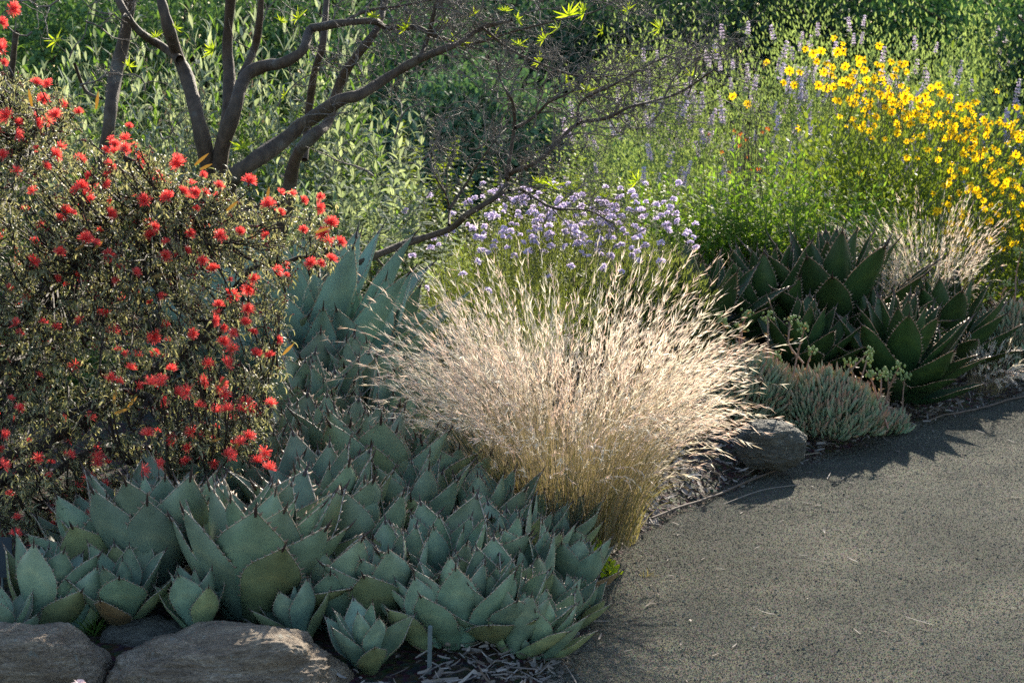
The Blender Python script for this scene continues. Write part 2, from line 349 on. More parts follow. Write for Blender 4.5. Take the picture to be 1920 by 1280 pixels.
kind(mb.build('wood_chip_litter', M['chip'], smooth=False), 'stuff')

# ------------------------------------------------------------------ rocks
def rock(label, c, r, seed, mat, rough=1.0, rz=0):
    bpy_me = bpy.data.meshes.new('rock')
    import bmesh
    bm = bmesh.new(); bmesh.ops.create_icosphere(bm, subdivisions=7, radius=1)
    off = Vector((seed * 7.1, seed * 3.3, seed * 1.7))
    for v in bm.verts:
        p = v.co.copy()
        q = Vector((math.copysign(abs(p.x) ** .8, p.x), math.copysign(abs(p.y) ** .8, p.y), math.copysign(abs(p.z) ** .72, p.z)))
        d = 1 + rough * (.16 * noise.noise(p * 1.3 + off) + .09 * noise.noise(p * 3.1 + off) + .05 * (.5 - abs(noise.noise(Vector((p.x * 4, p.y * 5, p.z * 9)) + off))) + .03 * (.4 - abs(noise.noise(Vector((p.x * 9, p.y * 9, p.z * 24)) + off))) + .016 * noise.noise(p * 26 + off) + .012 * noise.noise(p * 60 + off))
        v.co = Vector((q.x * r[0], q.y * r[1], q.z * r[2])) * d
    bm.to_mesh(bpy_me); bm.free()
    bpy_me.polygons.foreach_set('use_smooth', [True] * len(bpy_me.polygons))
    bpy_me.materials.append(mat)
    o = link('rock', bpy_me); o.location = c; o.rotation_euler = (0, 0, rz); o['label'] = label; o['category'] = 'rock'
    return o
rock('large rounded tan boulder below the biggest blue agave rosette', at(432, 1290, 4.62), (.275, .2, .135), 1, M['rock'])
rock('brown domed boulder at the picture corner beside small agave pups', at(62, 1290, 4.62), (.165, .17, .145), 2.3, M['rock'])
rock('small grey rock wedged between the two tan boulders', at(275, 1222, 4.95), (.115, .12, .085), 3.7, M['rock_grey'])
rock('grey pointed rock at the path edge beside the succulent mound', at(1445, 835, 7.4), (.12, .11, .085), 5.2, M['rock_grey'], 1.3)

# ------------------------------------------------------------------ agaves
def agave_leaf(seed, prof, W, bend, cup, thick, ntooth, tooth, mats, with_spine):
    rng = np.random.default_rng(seed)
    nt_, nv = 31, 13
    t = np.concatenate([np.linspace(0, .8, 24), np.linspace(.84, 1, 7)]); v = np.linspace(-1, 1, nv)
    hw = W / 2 * np.interp(t, *prof)
    tt = np.linspace(0, 1, 200); ang = -.12 + bend * tt ** 1.2 - .25 * np.maximum(tt - .85, 0) / .15 + .05 * np.sin(tt * 5 + rng.random() * 6)
    cx_ = np.concatenate([[0], np.cumsum(np.cos(ang[:-1])) / 199]); cz_ = np.concatenate([[0], np.cumsum(np.sin(ang[:-1])) / 199])
    skew = rng.normal(0, .03) * tt ** 2
    c = np.stack([np.interp(t, tt, cx_), np.interp(t, tt, skew), np.interp(t, tt, cz_)], -1); a_ = np.interp(t, tt, ang)
    nor = np.stack([-np.sin(a_), 0 * a_, np.cos(a_)], -1); tan = np.stack([np.cos(a_), 0 * a_, np.sin(a_)], -1); side = np.array([0, 1.0, 0])
    cupt = cup * (1 - .35 * t); wob = .03 * np.sin(t * 9 + rng.random() * 6) * hw / W
    thk = thick * (1 - t) ** .8 + .006
    def P(i, vv, surf):
        y = hw[i] * vv * (1 - .18 * cupt[i] * vv * vv); z = cupt[i] * hw[i] * vv * vv + wob[i] * vv
        z += (-thk[i] if surf < 0 else -.12 * thk[i]) * (1 - vv * vv) * min(1, hw[i] / (.15 * W) + .1)
        return c[i] + side * y + nor[i] * z
    m = MB(); imp = rng.random()
    for sgn in (1, -1):
        pts = np.array([[P(i, x, sgn) for x in v] for i in range(len(t))]); q = grid_faces(nv, len(t))
        m.add(pts, q=q if sgn > 0 else q[:, ::-1], var=np.clip(np.repeat(t * .8 + rng.normal(0, .05), nv).reshape(-1, nv) + .45 * np.exp(-((t[:, None] - (.66 + .06 * imp - (.22 + .1 * imp) * v[None] ** 2)) / .035) ** 2) - .25 * np.exp(-((t[:, None] - (.45 - .05 * imp - .28 * np.abs(v[None]) ** 1.6)) / .05) ** 2), 0, 1).reshape(-1))
    # horny margin and its teeth
    for sg in (-1, 1):
        e = np.array([P(i, sg, 1) for i in range(len(t))]); o_ = nrm(np.gradient(e, axis=0)); outw = nrm(np.cross(o_, nor) * -sg if sg else 0)
        outw = outw * np.sign((outw @ side) * sg + 1e-6)[:, None]
        s0 = 8
        tube(m, e[s0:], np.linspace(.35, 1, len(e) - s0) * .0055 * W / .5, 4, .3, 1)
        ts = np.linspace(.3, .96, ntooth) + rng.normal(0, .008, ntooth)
        for x in np.clip(ts, .2, .985):
            b = np.array([np.interp(x, t, e[:, k]) for k in range(3)]); d = np.array([np.interp(x, t, outw[:, k]) for k in range(3)]); f = np.array([np.interp(x, t, o_[:, k]) for k in range(3)])
            nn = np.cross(d, f); h = tooth * rng.uniform(.6, 1.3) * min(1, .5 + x); wd = h * .42
            tip = b + d * h + f * h * rng.uniform(.1, .7)
            m.add([b - f * wd, b + f * wd, b + nn * wd * .5, b - nn * wd * .5, tip], t=[(0, 2, 4), (2, 1, 4), (1, 3, 4), (3, 0, 4)], var=.9, mi=1)
    tip = c[-1]; d = tan[-1]
    sp = MB()
    L_ = .085 if with_spine else .09
    tgt = m if not with_spine else sp
    tube(tgt, [tip - d * .05, tip, tip + d * L_ * .5, tip + d * L_ + nor[-1] * .006], [.011 * W / .5, .011 * W / .5, .006 * W / .5, .0006], 6, .5, 2 if not with_spine else 0)
    me = m.mesh('leaf', mats)
    return me, (sp.mesh('spine', [M['spine']]) if with_spine else None)
PROF_T = ([0, .12, .3, .48, .6, .74, .86, .94, 1], [.52, .58, .80, 1, .98, .76, .42, .17, .02])
PROF_L = ([0, .15, .35, .5, .7, .86, .95, 1], [.62, .7, .95, 1, .78, .4, .15, .02])
PROF_S = ([0, .15, .35, .5, .7, .86, .95, 1], [.7, .8, .97, 1, .80, .42, .16, .02])
LV_T = [agave_leaf(s, PROF_T, .53 + .05 * (s % 3 - 1), .45 + .08 * (s % 4 - 1.5),   .42, .055, 12, .036, [M['agave'], M['margin']], True) for s in range(6)]
LV_L = [agave_leaf(20 + s, PROF_L, .30 + .03 * (s % 3 - 1), .25 + .1 * (s % 4 - 1.5),   .42, .05, 18, .018, [M['agave_back'], M['margin']], True) for s in range(5)]
LV_S = [agave_leaf(40 + s, PROF_S, .40 + .03 * (s % 3 - 1), .38 + .1 * (s % 4 - 1.5),   .38, .05, 16, .027, [M['agave_dark'], M['red_margin'], M['spine']], False) for s in range(5)]
def rosette(name, label, group, p, L, n, lv, outer=28, inner=86, yaw=0, tilt=(0, 0), seed=0, old=.35, squat=1.0, power=.85):
    rng = random.Random(seed * 13 + 5)
    root = thing(name, label, 'agave', p, group)
    root.rotation_euler = (tilt[0], tilt[1], yaw)
    for i in range(n):
        f = i / (n - 1); az = i * R(137.508) + rng.gauss(0, .1)
        el = inner + (outer - inner) * f ** power + rng.gauss(0, 4.5)
        ln = L * (.72 + .28 * min(1, f * 2.2)) * (1 - .12 * max(0, f - .6) / .4) * rng.uniform(.92, 1.08)
        r0 = L * (.02 + .10 * f); z0 = L * .22 * (1 - f) * squat
        me, sp = lv[rng.randrange(len(lv))]
        o = link('leaf', me, root)
        o.location = (r0 * math.cos(az), r0 * math.sin(az), z0)
        o.rotation_euler = Euler((rng.gauss(0, .06), -R(el), az), 'XYZ')
        wsc = .8 + .2 * min(1, f * 2.5)
        o.scale = (ln, ln * wsc * rng.uniform(.93, 1.08), ln)
        b = rng.uniform(.74, 1.16)
        if f > .78 and rng.random() < old: o.color = (1.12 * b, .95 * b, .68 * b, 1)
        elif f > .6 and rng.random() < .3: o.color = (1.1 * b, 1.0 * b, .78 * b, 1)
        else: o.color = (b * rng.uniform(.92, 1.04), b, b * rng.uniform(.94, 1.06), 1)
        if f > .93 and rng.random() < .15: o.color = (1.1, .55, .4, 1)
        if sp is not None: link('spine', sp, o)
    return root
GA = 'blue agave rosettes in the spreading front clump'
FRONT = [  # base pixel, leaf length, leaves, label
    (465, 1155, .325, 34, 'biggest blue agave rosette directly behind the large tan boulder'),
    (300, 1115, .32, 28, 'shaded blue agave with tall dull leaves under the red-flowered shrub'),
    (610, 1065, .31, 30, 'blue agave rosette just up and right of the biggest rosette'),
    (830, 1150, .26, 30, 'blue agave with olive-brown outer leaves above the thin grey stake'),
    (545, 955, .30, 28, 'blue agave whose tips stand against the lowest red flowers'),
    (700, 985, .33, 30, 'blue agave rosette in the heart of the front clump'),
    (640, 865, .32, 28, 'tall pale blue agave at the top of the clump below the pointed agave'),
    (755, 890, .30, 28, 'pale blue agave leaning against the straw grass on its far side'),
    (840, 985, .29, 28, 'blue agave rosette touching the foot of the straw grass'),
    (905, 1050, .25, 26, 'medium blue agave rosette on the slope above the path edge'),
    (975, 1060, .20, 24, 'small blue agave of folded narrow leaves beside the grass foot'),
    (1048, 1055, .19, 22, 'small blue agave nearest the grass foot and the path'),
    (1068, 1120, .165, 20, 'little blue agave beside the green weed at the path edge'),
    (1000, 1150, .19, 22, 'small grey-green agave between larger rosettes and the path'),
    (925, 1195, .20, 22, 'low blue agave with a reddish outer leaf near the mulch'),
    (1015, 1235, .15, 18, 'little agave at the lowest corner of the clump by the path'),
    (860, 1210, .22, 20, 'low agave with rusty old leaves right of the grey stake'),
    (950, 1115, .22, 24, 'blue agave rosette with bright edged leaves mid slope'),
    (1000, 985, .20, 22, 'small blue agave half hidden in the base of the straw grass'),
    (1048, 1185, .14, 16, 'tiny agave rosette leaning over the path gravel'),
    (770, 1040, .27, 28, 'blue agave with a yellow-orange dying leaf'),
    (680, 1110, .28, 24, 'blue agave right of the biggest rosette with long slanting leaves'),
    (540, 850, .30, 24, 'blue agave partly behind the lower red-flowered branches'),
    (715, 800, .29, 24, 'blue agave in the back row at the grass\'s flank'),
    (590, 790, .29, 24, 'blue agave in the back row in front of the pointed agave'),
    (690, 1255, .15, 12, 'lone blue-green agave pup on the mulch beside the tan boulder'),
    (75, 1185, .21, 14, 'dark green agave pup behind the brown domed boulder'),
    (140, 1185, .15, 12, 'open little agave pup behind the small grey rock'),
    (205, 1110, .26, 18, 'deeply shaded agave below the red shrub\'s lowest twigs'),
    (10, 1215, .14, 12, 'small agave pup at the picture edge by the brown boulder'),
    (400, 1000, .31, 24, 'blue agave standing behind the biggest rosette under the red twigs'),
    (620, 950, .30, 24, 'blue agave between the heart of the clump and the lowest red flowers'),
    (780, 950, .28, 24, 'blue agave high on the clump facing the straw grass'),
    (740, 1180, .24, 20, 'low blue agave between the grey stake and the biggest rosette'),
    (620, 1180, .22, 18, 'low blue agave squeezed behind the edge of the tan boulder'),
    (810, 1215, .17, 16, 'small blue agave low down next to the grey stake'),
    (960, 1225, .16, 16, 'small blue agave at the mulch below the reddish outer leaf'),
    (900, 985, .24, 22, 'blue agave pressed into the golden base of the straw grass'),
    (1010, 1100, .18, 20, 'small bright edged agave midway along the path side'),
    (560, 1205, .15, 14, 'small blue agave at the far end of the tan boulder\'s top'),
    (1085, 1170, .12, 14, 'tiny agave leaning out over the gravel below the green weed'),
    (660, 790, .28, 20, 'pale agave in the middle of the back row'),
    (800, 850, .26, 22, 'pale agave whose tips overlap the lower straw stems'),
    (500, 1010, .29, 22, 'blue agave just above the biggest rosette'),
    (235, 1165, .19, 14, 'shaded agave pup directly above the small grey rock'),
    (375, 1190, .16, 12, 'small dull agave between the biggest rosette and the boulder'),
    (880, 1120, .22, 22, 'blue agave rosette pushing out between its larger neighbours'),
]
for k, (px, py, L, n, lab) in enumerate(FRONT):
    p = place(px, py); p[2] -= L * .03
    rosette('blue_agave', lab, GA, p, L * 1.12, int(n * .8), LV_T, outer=38 if n > 15 else 45, inner=80, yaw=k * 1.7, tilt=(random.gauss(.05, .13), random.gauss(.14, .14)), seed=k, old=.5 if py > 1100 else .3, power=.62)
GB = 'tall pointed agaves behind the blue clump'
for k, (px, py, L, n, lab) in enumerate([
    (590, 740, .64, 26, 'tall narrow-leaved agave with long pointed leaves behind the blue clump'),
    (685, 740, .50, 22, 'pointed agave leaning towards the straw grass'),
    (480, 740, .58, 20, 'pointed agave mostly hidden behind the red-flowered shrub')]):
    p = place(px, py); rosette('pointed_agave', lab, GB, p, L, n, LV_L, outer=34, inner=84, yaw=k, tilt=(0, 0), seed=100 + k, old=.2)
GC = 'dark green agaves along the far side of the bed'
for k, (px, Y, L, n, lab) in enumerate([
    (1685, 8.75, 0.42, 36, 'dark green toothed agave nearest the path edge, low and wide'),
    (1560, 9.35, 0.55, 38, 'largest dark green agave standing highest above the succulents'),
    (1440, 9.3, 0.46, 28, 'dark green agave between the tallest one and the purple flowers'),
    (1300, 9.0, 0.48, 26, 'dark green agave behind the top of the straw grass'),
    (1215, 8.9, 0.44, 22, 'dark agave at the foot of the purple-flowered mound'),
    (1765, 9.4, 0.41, 34, 'dark green agave farthest along the path under the dry grass'),
    (1505, 8.75, 0.33, 24, 'dark green agave rising from the pink-tipped succulent mat'),
    (1640, 9.2, 0.35, 26, 'dark green agave squeezed between three larger ones')]):
    p = ground_at(at(px, 600, Y)[0], Y); rosette('green_agave', lab, GC, p, L, n, LV_S, outer=16, inner=84, yaw=k * 2.1, tilt=(random.gauss(.08, .05), random.gauss(0, .06)), seed=200 + k, old=.1, squat=1.6)

# ------------------------------------------------------------------ straw-coloured grasses
def culms(mb_stem, mb_head, base, phi, th0, th1, L, rng, nsp=20, wst=.0016, spl=(.018, .04), greenfoot=True):
    """arching culms with loose bristly seed heads; every argument per culm"""
    n = len(phi); K = 10; t = np.linspace(0, 1, K)
    th = th0[:, None] + (th1 - th0)[:, None] * t[None] ** 2.2
    ph = phi[:, None] + rng.normal(0, .25, n)[:, None] * t[None]
    d = np.stack([np.sin(th) * np.cos(ph), np.sin(th) * np.sin(ph), np.cos(th)], -1)
    C = base[:, None] + np.concatenate([np.zeros((n, 1, 3)), np.cumsum(d[:, :-1] * (L[:, None, None] / (K - 1)), 1)], 1)
    S = nrm(np.cross(d[:, 4], rdir(n, rng)))
    W = wst * (1 - .75 * t)[None] * rng.uniform(.8, 1.3, n)[:, None]
    ribbons(mb_stem, C, W, S, rng.random(n), 0)
    # seed head on the upper part
    u = 1 - .36 * rng.random((n, nsp)) ** .9
    x = u * (K - 1); i = np.clip(x.astype(int), 0, K - 2); f = (x - i)[..., None]
    ar = np.arange(n)[:, None]
    P = (C[ar, i] * (1 - f) + C[ar, i + 1] * f).reshape(-1, 3); T = d[ar, i].reshape(-1, 3)
    m = len(P)
    D = nrm(T + rdir(m, rng) * rng.uniform(.15, .55, m)[:, None] + np.array([0, 0, -.12]))
    leaves(mb_head, P, D, rdir(m, rng), rng.uniform(spl[0], spl[1], m), rng.uniform(.0014, .0034, m), (.5, 1, .45, .05), rng.normal(0, .5, m), 0, rng.random(m), 0)
    return C
def grass_clump(name, label, p, H, spread, n, nparts, n_low, seed, th_max=1.25, lowW=.003, group=None, bias=(0, 0), nsp=20):
    rng = np.random.default_rng(seed)
    root = thing(name, label, 'ornamental grass', p, group)
    def draw(n, outer=False):
        r = spread * .38 * np.sqrt(rng.random(n)); a = rng.random(n) * 6.283
        b = np.stack([r * np.cos(a), r * np.sin(a), np.zeros(n)], -1)
        q = np.sqrt(rng.random(n)) if not outer else .55 + .45 * rng.random(n)
        phi = a + rng.normal(0, .5, n)
        dx = np.cos(phi) * q + bias[0] * q; dy = np.sin(phi) * q + bias[1] * q; phi = np.arctan2(dy, dx)
        q = np.clip(np.hypot(dx, dy), 0, 1.25)
        th0 = .02 + .36 * q + np.abs(rng.normal(0, .07, n)); th1 = th0 + th_max * (.12 + .88 * q ** 1.6) * rng.uniform(.55, 1.15, n)
        L = H * (1.03 - .24 * q * q) * np.clip(rng.normal(.9, .13, n), .45, 1.18)
        return b, phi, th0, th1, L
    for k in range(nparts):
        st, hd = MB(), MB(); b, phi, a0, a1, L = draw(1, k % 3 > 0)
        culms(st, hd, b, phi, a0, a1, L * 1.06, rng, nsp + 6)
        o = st.build('flower_stalk', M['culm'], root); hd.build('seed_head', M['straw_pink'] if k % 2 else M['straw'], o)
    st, hd, h2 = MB(), MB(), MB()
    b, phi, a0, a1, L = draw(n)
    h = n // 2
    culms(st, hd, b[:h], phi[:h], a0[:h], a1[:h], L[:h], rng, nsp); culms(st, h2, b[h:], phi[h:], a0[h:], a1[h:], L[h:], rng, nsp)
    kind(st.build('stalk_mass', M['culm'], root), 'stuff')
    kind(hd.build('seed_head_mass', M['straw'], root), 'stuff'); kind(h2.build('bristle_mass', M['straw_pink'], root), 'stuff')
    lo = MB(); b, phi, a0, a1, L = draw(n_low); t = np.linspace(0, 1, 7)
    th = a0[:, None] * .8 + (a1 * .8)[:, None] * t[None] ** 1.8
    d = np.stack([np.sin(th) * np.cos(phi)[:, None], np.sin(th) * np.sin(phi)[:, None], np.cos(th)], -1)
    C = b[:, None] * 1.1 + np.concatenate([np.zeros((n_low, 1, 3)), np.cumsum(d[:, :-1] * (L * rng.uniform(.3, .72, n_low))[:, None, None] / 6, 1)], 1)
    ribbons(lo, C, lowW * (1 - .85 * t)[None] * rng.uniform(.5, 1.1, n_low)[:, None], nrm(np.cross(d[:, 3], rdir(n_low, rng))), rng.random(n_low))
    lo.build('foliage', M['grass_low'], root)
    return root
p = place(1055, 1010)
grass_clump('straw_grass', 'big glowing straw-coloured grass clump arching over the path edge', p, .86, .56, 1050, 100, 1500, 3, 1.8, bias=(.07, .03))
GD = 'dry grass tufts on the far side of the bed'
for k, (px, py, Y, H, n, b, lab) in enumerate([
    (1735, 470, 9.7, .50, 260, (-.2, -.3), 'dry straw grass tuft drooping behind the dark agaves below the yellow daisies'),
    (1640, 520, 9.9, .40, 130, (-.3, -.2), 'smaller dry grass tuft between the dark agaves'),
    (1850, 690, 9.2, .26, 70, (.5, -.4), 'low dry grass wisp beside the far path edge'),
    (520, 600, 7.6, .38, 90, (-.2, 0), 'thin dry grass wisp behind the red-flowered shrub')]):
    c = at(px, py, Y); q = ground_at(c[0], Y)
    grass_clump('dry_grass', lab, q, max(H, c[2] - q[2] + H * .55), .2, n, 24, 60, 40 + k, 1.5, .004, GD, b, 16)

# ------------------------------------------------------------------ red powder-puff shrub
def in_poly(x, y, poly):
    poly = np.asarray(poly, float); r = np.zeros(len(x), bool); j = len(poly) - 1
    for i in range(len(poly)):
        (xi, yi), (xj, yj) = poly[i], poly[j]
        r ^= ((yi > y) != (yj > y)) & (x < (xj - xi) * (y - yi) / (yj - yi + 1e-12) + xi); j = i
    return r
SHRUB = [(-160, 40), (20, 110), (60, 150), (110, 180), (165, 215), (240, 262), (330, 318), (440, 345), (560, 372), (640, 400), (648, 465), (590, 500), (540, 545), (530, 640), (510, 690), (505, 790), (490, 850), (400, 850), (330, 900), (260, 925), (190, 960), (60, 1030), (-60, 1010), (-160, 900)]
SY = 5.75
def shrub_depth(px, py):
    q = np.clip((px + 160) / 800, 0, 1); return .58 * np.sqrt(np.clip(1 - q ** 2.2, 0.03, 1))
root_p = ground_at(*at(-130, 900, SY + .1)[:2])
shrub = thing('red_flowering_shrub', 'big airy shrub covered in red powder-puff flowers above the agaves', 'shrub', root_p)
RP = root_p
def rel(p, o=RP): return np.asarray(p) - o
rng = np.random.default_rng(11)
tips = []
while len(tips) < 950:
    px, py = rng.uniform(-160, 650), rng.uniform(30, 1030)
    if in_poly(np.array([px]), np.array([py]), SHRUB)[0]:
        # denser at the surface than in the heart
        tips.append((px, py, SY + rng.choice([-1, 1], p=[.6, .4]) * shrub_depth(px, py) * rng.random() ** .6))
tips = np.array([at(*q) for q in tips])
# limbs drawn along the photograph's branches, then each tip is joined to the nearest limb point
limb_px = [[(-130, 900), (-20, 760), (120, 640), (235, 540), (330, 470), (410, 430), (470, 370)],
           [(-130, 930), (0, 800), (150, 770), (300, 690), (400, 600), (470, 505), (560, 490), (640, 460)],
           [(-130, 960), (20, 860), (160, 790), (290, 700), (390, 640), (450, 595), (520, 560)],
           [(-130, 980), (20, 900), (130, 800), (250, 735), (350, 770), (440, 745), (500, 700)],
           [(-130, 990), (30, 930), (160, 850), (280, 840), (400, 790), (480, 740)],
           [(-130, 990), (10, 990), (120, 930), (230, 900), (300, 880), (420, 850)],
           [(-120, 880), (-70, 640), (-20, 450), (40, 300), (90, 210)],
           [(-120, 870), (-30, 640), (70, 480), (150, 370), (230, 290)],
           [(-130, 860), (-110, 600), (-80, 350), (-50, 180), (0, 110)],
           [(-120, 900), (0, 700), (100, 520), (220, 420), (330, 350)]]
seg_p = []; seg_r = []
for k, l in enumerate(limb_px):
    dz = rng.uniform(-.3, .3)
    pts = smooth_path([at(x, y, SY + .1 + dz * i / len(l)) for i, (x, y) in enumerate(l)], jit=.006)
    pts[0] = RP + np.array([0, 0, .02])
    mb = MB(); rr = np.linspace(.02, .0045, len(pts)); tube(mb, rel(pts), rr, 7); mb.build('branch', M['twig'], shrub)
    seg_p.append(pts[4:]); seg_r.append(rr[4:])
SP = np.concatenate(seg_p); SR = np.concatenate(seg_r)
tw = MB(); lf = MB(); TWP = []; TWD = []
for tip in tips:
    d = np.linalg.norm(SP - tip, axis=1) + .25 * np.maximum(0, SP[:, 0] - tip[0])
    j = int(np.argmin(d)); b = SP[j]
    mid = (b + tip) / 2 + rng.normal(0, .02, 3) + np.array([.0, 0, -.03 - .08 * np.linalg.norm(tip - b)])
    pts = smooth_path([b, mid, tip], jit=.003); tube(tw, rel(pts), np.linspace(min(.006, SR[j] * .8), .0018, len(pts)), 4)
    dirn = nrm(pts[-1] - pts[-4]); TWP.append(tip); TWD.append(dirn)
    # side shoots
    for s in range(rng.integers(5, 9)):
        a = pts[rng.integers(len(pts) // 3, len(pts))]; dd = nrm(dirn * .7 + rdir(1, rng)[0] * .9 + np.array([.15, 0, .25])); l = rng.uniform(.03, .085)
        q = [a, a + dd * l * .5 + rng.normal(0, .004, 3), a + dd * l]
        tube(tw, rel(q), [.0012, .001, .0007], 3); TWP.append(q[2]); TWD.append(dd)
        m = rng.integers(4, 9); u = rng.random(m)[:, None]
        P = a + dd * l * (.15 + .9 * u); DD = nrm(dd * .45 + rdir(m, rng)); UU = nrm(np.array([0, 0, 1.0]) + rdir(m, rng) * .7)
        leaves(lf, rel(P), DD, UU, rng.uniform(.016, .032, m), rng.uniform(.0030, .0052, m), (.6, 1, .9, .8, .3), rng.uniform(1.0, 2.8, m), .3, np.clip(rng.normal(.45, .3, m), 0, 1))
tw.build('twig_tangle', M['twig'], shrub); lf.build('foliage', M['red_leaf'], shrub)
FL = """23,17 2,43 3,94 7,118 69,158 91,158 80,188 117,195 104,218 148,212 13,218 33,232 67,232 242,238 215,272 198,282 252,279 232,279 5,292 70,279 101,292 86,312 205,312 168,329 195,343 296,336 336,309 380,329 154,353 171,376 316,373 343,359 366,363 410,349 467,343 368,391 272,376 47,393 124,400 111,410 205,403 601,369 595,390 568,376 504,386 524,400 621,420 289,425 353,416
66,454 60,492 111,474 161,450 180,457 203,480 106,521 225,504 255,511 284,442 356,438 309,480 331,484 349,470 381,490 400,507 412,442 450,437 500,443 519,509 537,516 584,494 603,494 621,487 637,455 608,440 568,432 477,524 427,548 437,554 410,574 467,541 464,581 400,601 252,548 304,556 282,568 198,588 104,615 289,630 364,625 309,610 417,615 420,642 437,625 460,605 474,623 521,638 480,665 506,668 292,662 257,668 141,685 244,692 205,710 282,721 304,717 322,694 390,682 422,682 433,655 385,712 413,719 333,736 353,734 301,752 375,763 422,739 406,773 427,769 453,769 470,768 507,758 359,810 314,826 277,816 168,784 450,830 465,820 497,846 427,850 353,840 5,815 180,855 460,756
5,873 72,858 180,863 296,870 349,867 265,882 166,899 198,912 185,952 30,1004 64,1023 427,855 484,867 504,880 401,873 216,285 236,262 145,358 160,366 330,300 260,300 30,250 150,300"""
FL = [tuple(map(int, q.split(','))) for q in FL.split()]
def puff(mb, c, ax, r, n, rng, mi=0):
    D = nrm(ax * .75 + rdir(n, rng)); keep = D @ ax > .05; D = D[keep]; m = len(D)
    leaves(mb, c + D * .002, D, rdir(m, rng), r * rng.uniform(.65, 1.15, m), .0012, (.6, .8, 1, 1.0), rng.normal(0, .45, m), 0, rng.random(m), mi)
pv = []
for k in range(8):
    mb = MB(); r = (.025, .022, .027, .019, .025, .018, .024, .021)[k]
    puff(mb, np.zeros(3), np.array([0, 0, 1.0]), r, (330, 290, 360, 250, 320, 200, 350, 280)[k], rng)
    tube(mb, [(0, 0, -.012), (0, 0, 0), (0, 0, .004)], [.0015, .004, .003], 6, .5, 1)
    pv.append(mb.mesh('flower', [M['red_flower'], M['red_bud']]))
rest = MB()
for k, (px, py) in enumerate(FL):
    q = at(px, py, SY - shrub_depth(px, py) * rng.uniform(.55, 1.05)) ; ax = nrm(np.array([rng.normal(.25, .45), rng.normal(-.35, .5), .55 + rng.normal(0, .35)]))
    if k < 100:
        o = link('flower', pv[k % 8], shrub); o.location = rel(q); o.rotation_mode = 'QUATERNION'; o.rotation_quaternion = Vector(ax).to_track_quat('Z', 'Y'); s = rng.uniform(.55, .92); o.scale = (s, s, s * rng.uniform(.8, 1.1))
    else: puff(rest, rel(q), ax, rng.uniform(.017, .025), 140, rng)
for k in range(170):                    # more heads deep in the crown and on its far side
    j = rng.integers(len(TWP)); puff(rest, rel(TWP[j]), nrm(np.array(TWD[j]) + [0, 0, .4]), rng.uniform(.010, .019), 90, rng)
kind(rest.build('flower_mass', M['red_flower'], shrub), 'stuff')
bd = MB()
for k in range(480):
    j = rng.integers(len(TWP)); c = rel(TWP[j])
    for s in range(rng.integers(3, 8)):
        cc = c + rng.normal(0, .005, 3); r = rng.uniform(.0016, .003); tube(bd, [cc - [0, 0, r], cc, cc + [0, 0, r]], [r * .3, r, r * .3], 5, rng.random())
kind(bd.build('bud_mass', M['red_bud'], shrub), 'stuff')
for (px, py, a) in [(180, 205, 80), (365, 310, 40), (375, 318, 25), (60, 200, 95), (530, 665, 45), (285, 520, 15), (213, 757, 80), (215, 775, 20), (240, 763, 50), (395, 828, 20), (140, 470, 35), (175, 470, 45), (500, 375, 80), (425, 395, 40), (412, 727, 60), (590, 437, 20), (440, 845, 60)]:
    c = at(px, py, SY - shrub_depth(px, py) * .95); d = np.array([math.cos(R(a)), rng.normal(0, .3), math.sin(R(a))]); mb = MB()
    leaves(mb, rel(c)[None], d[None], np.array([[.2, -1, .2]]), rng.uniform(.035, .05), .0085, (.5, .8, 1, .95, .6, .15), .25, .15, np.array([rng.random()])); mb.build('seed_pod', M['pod'], shrub)

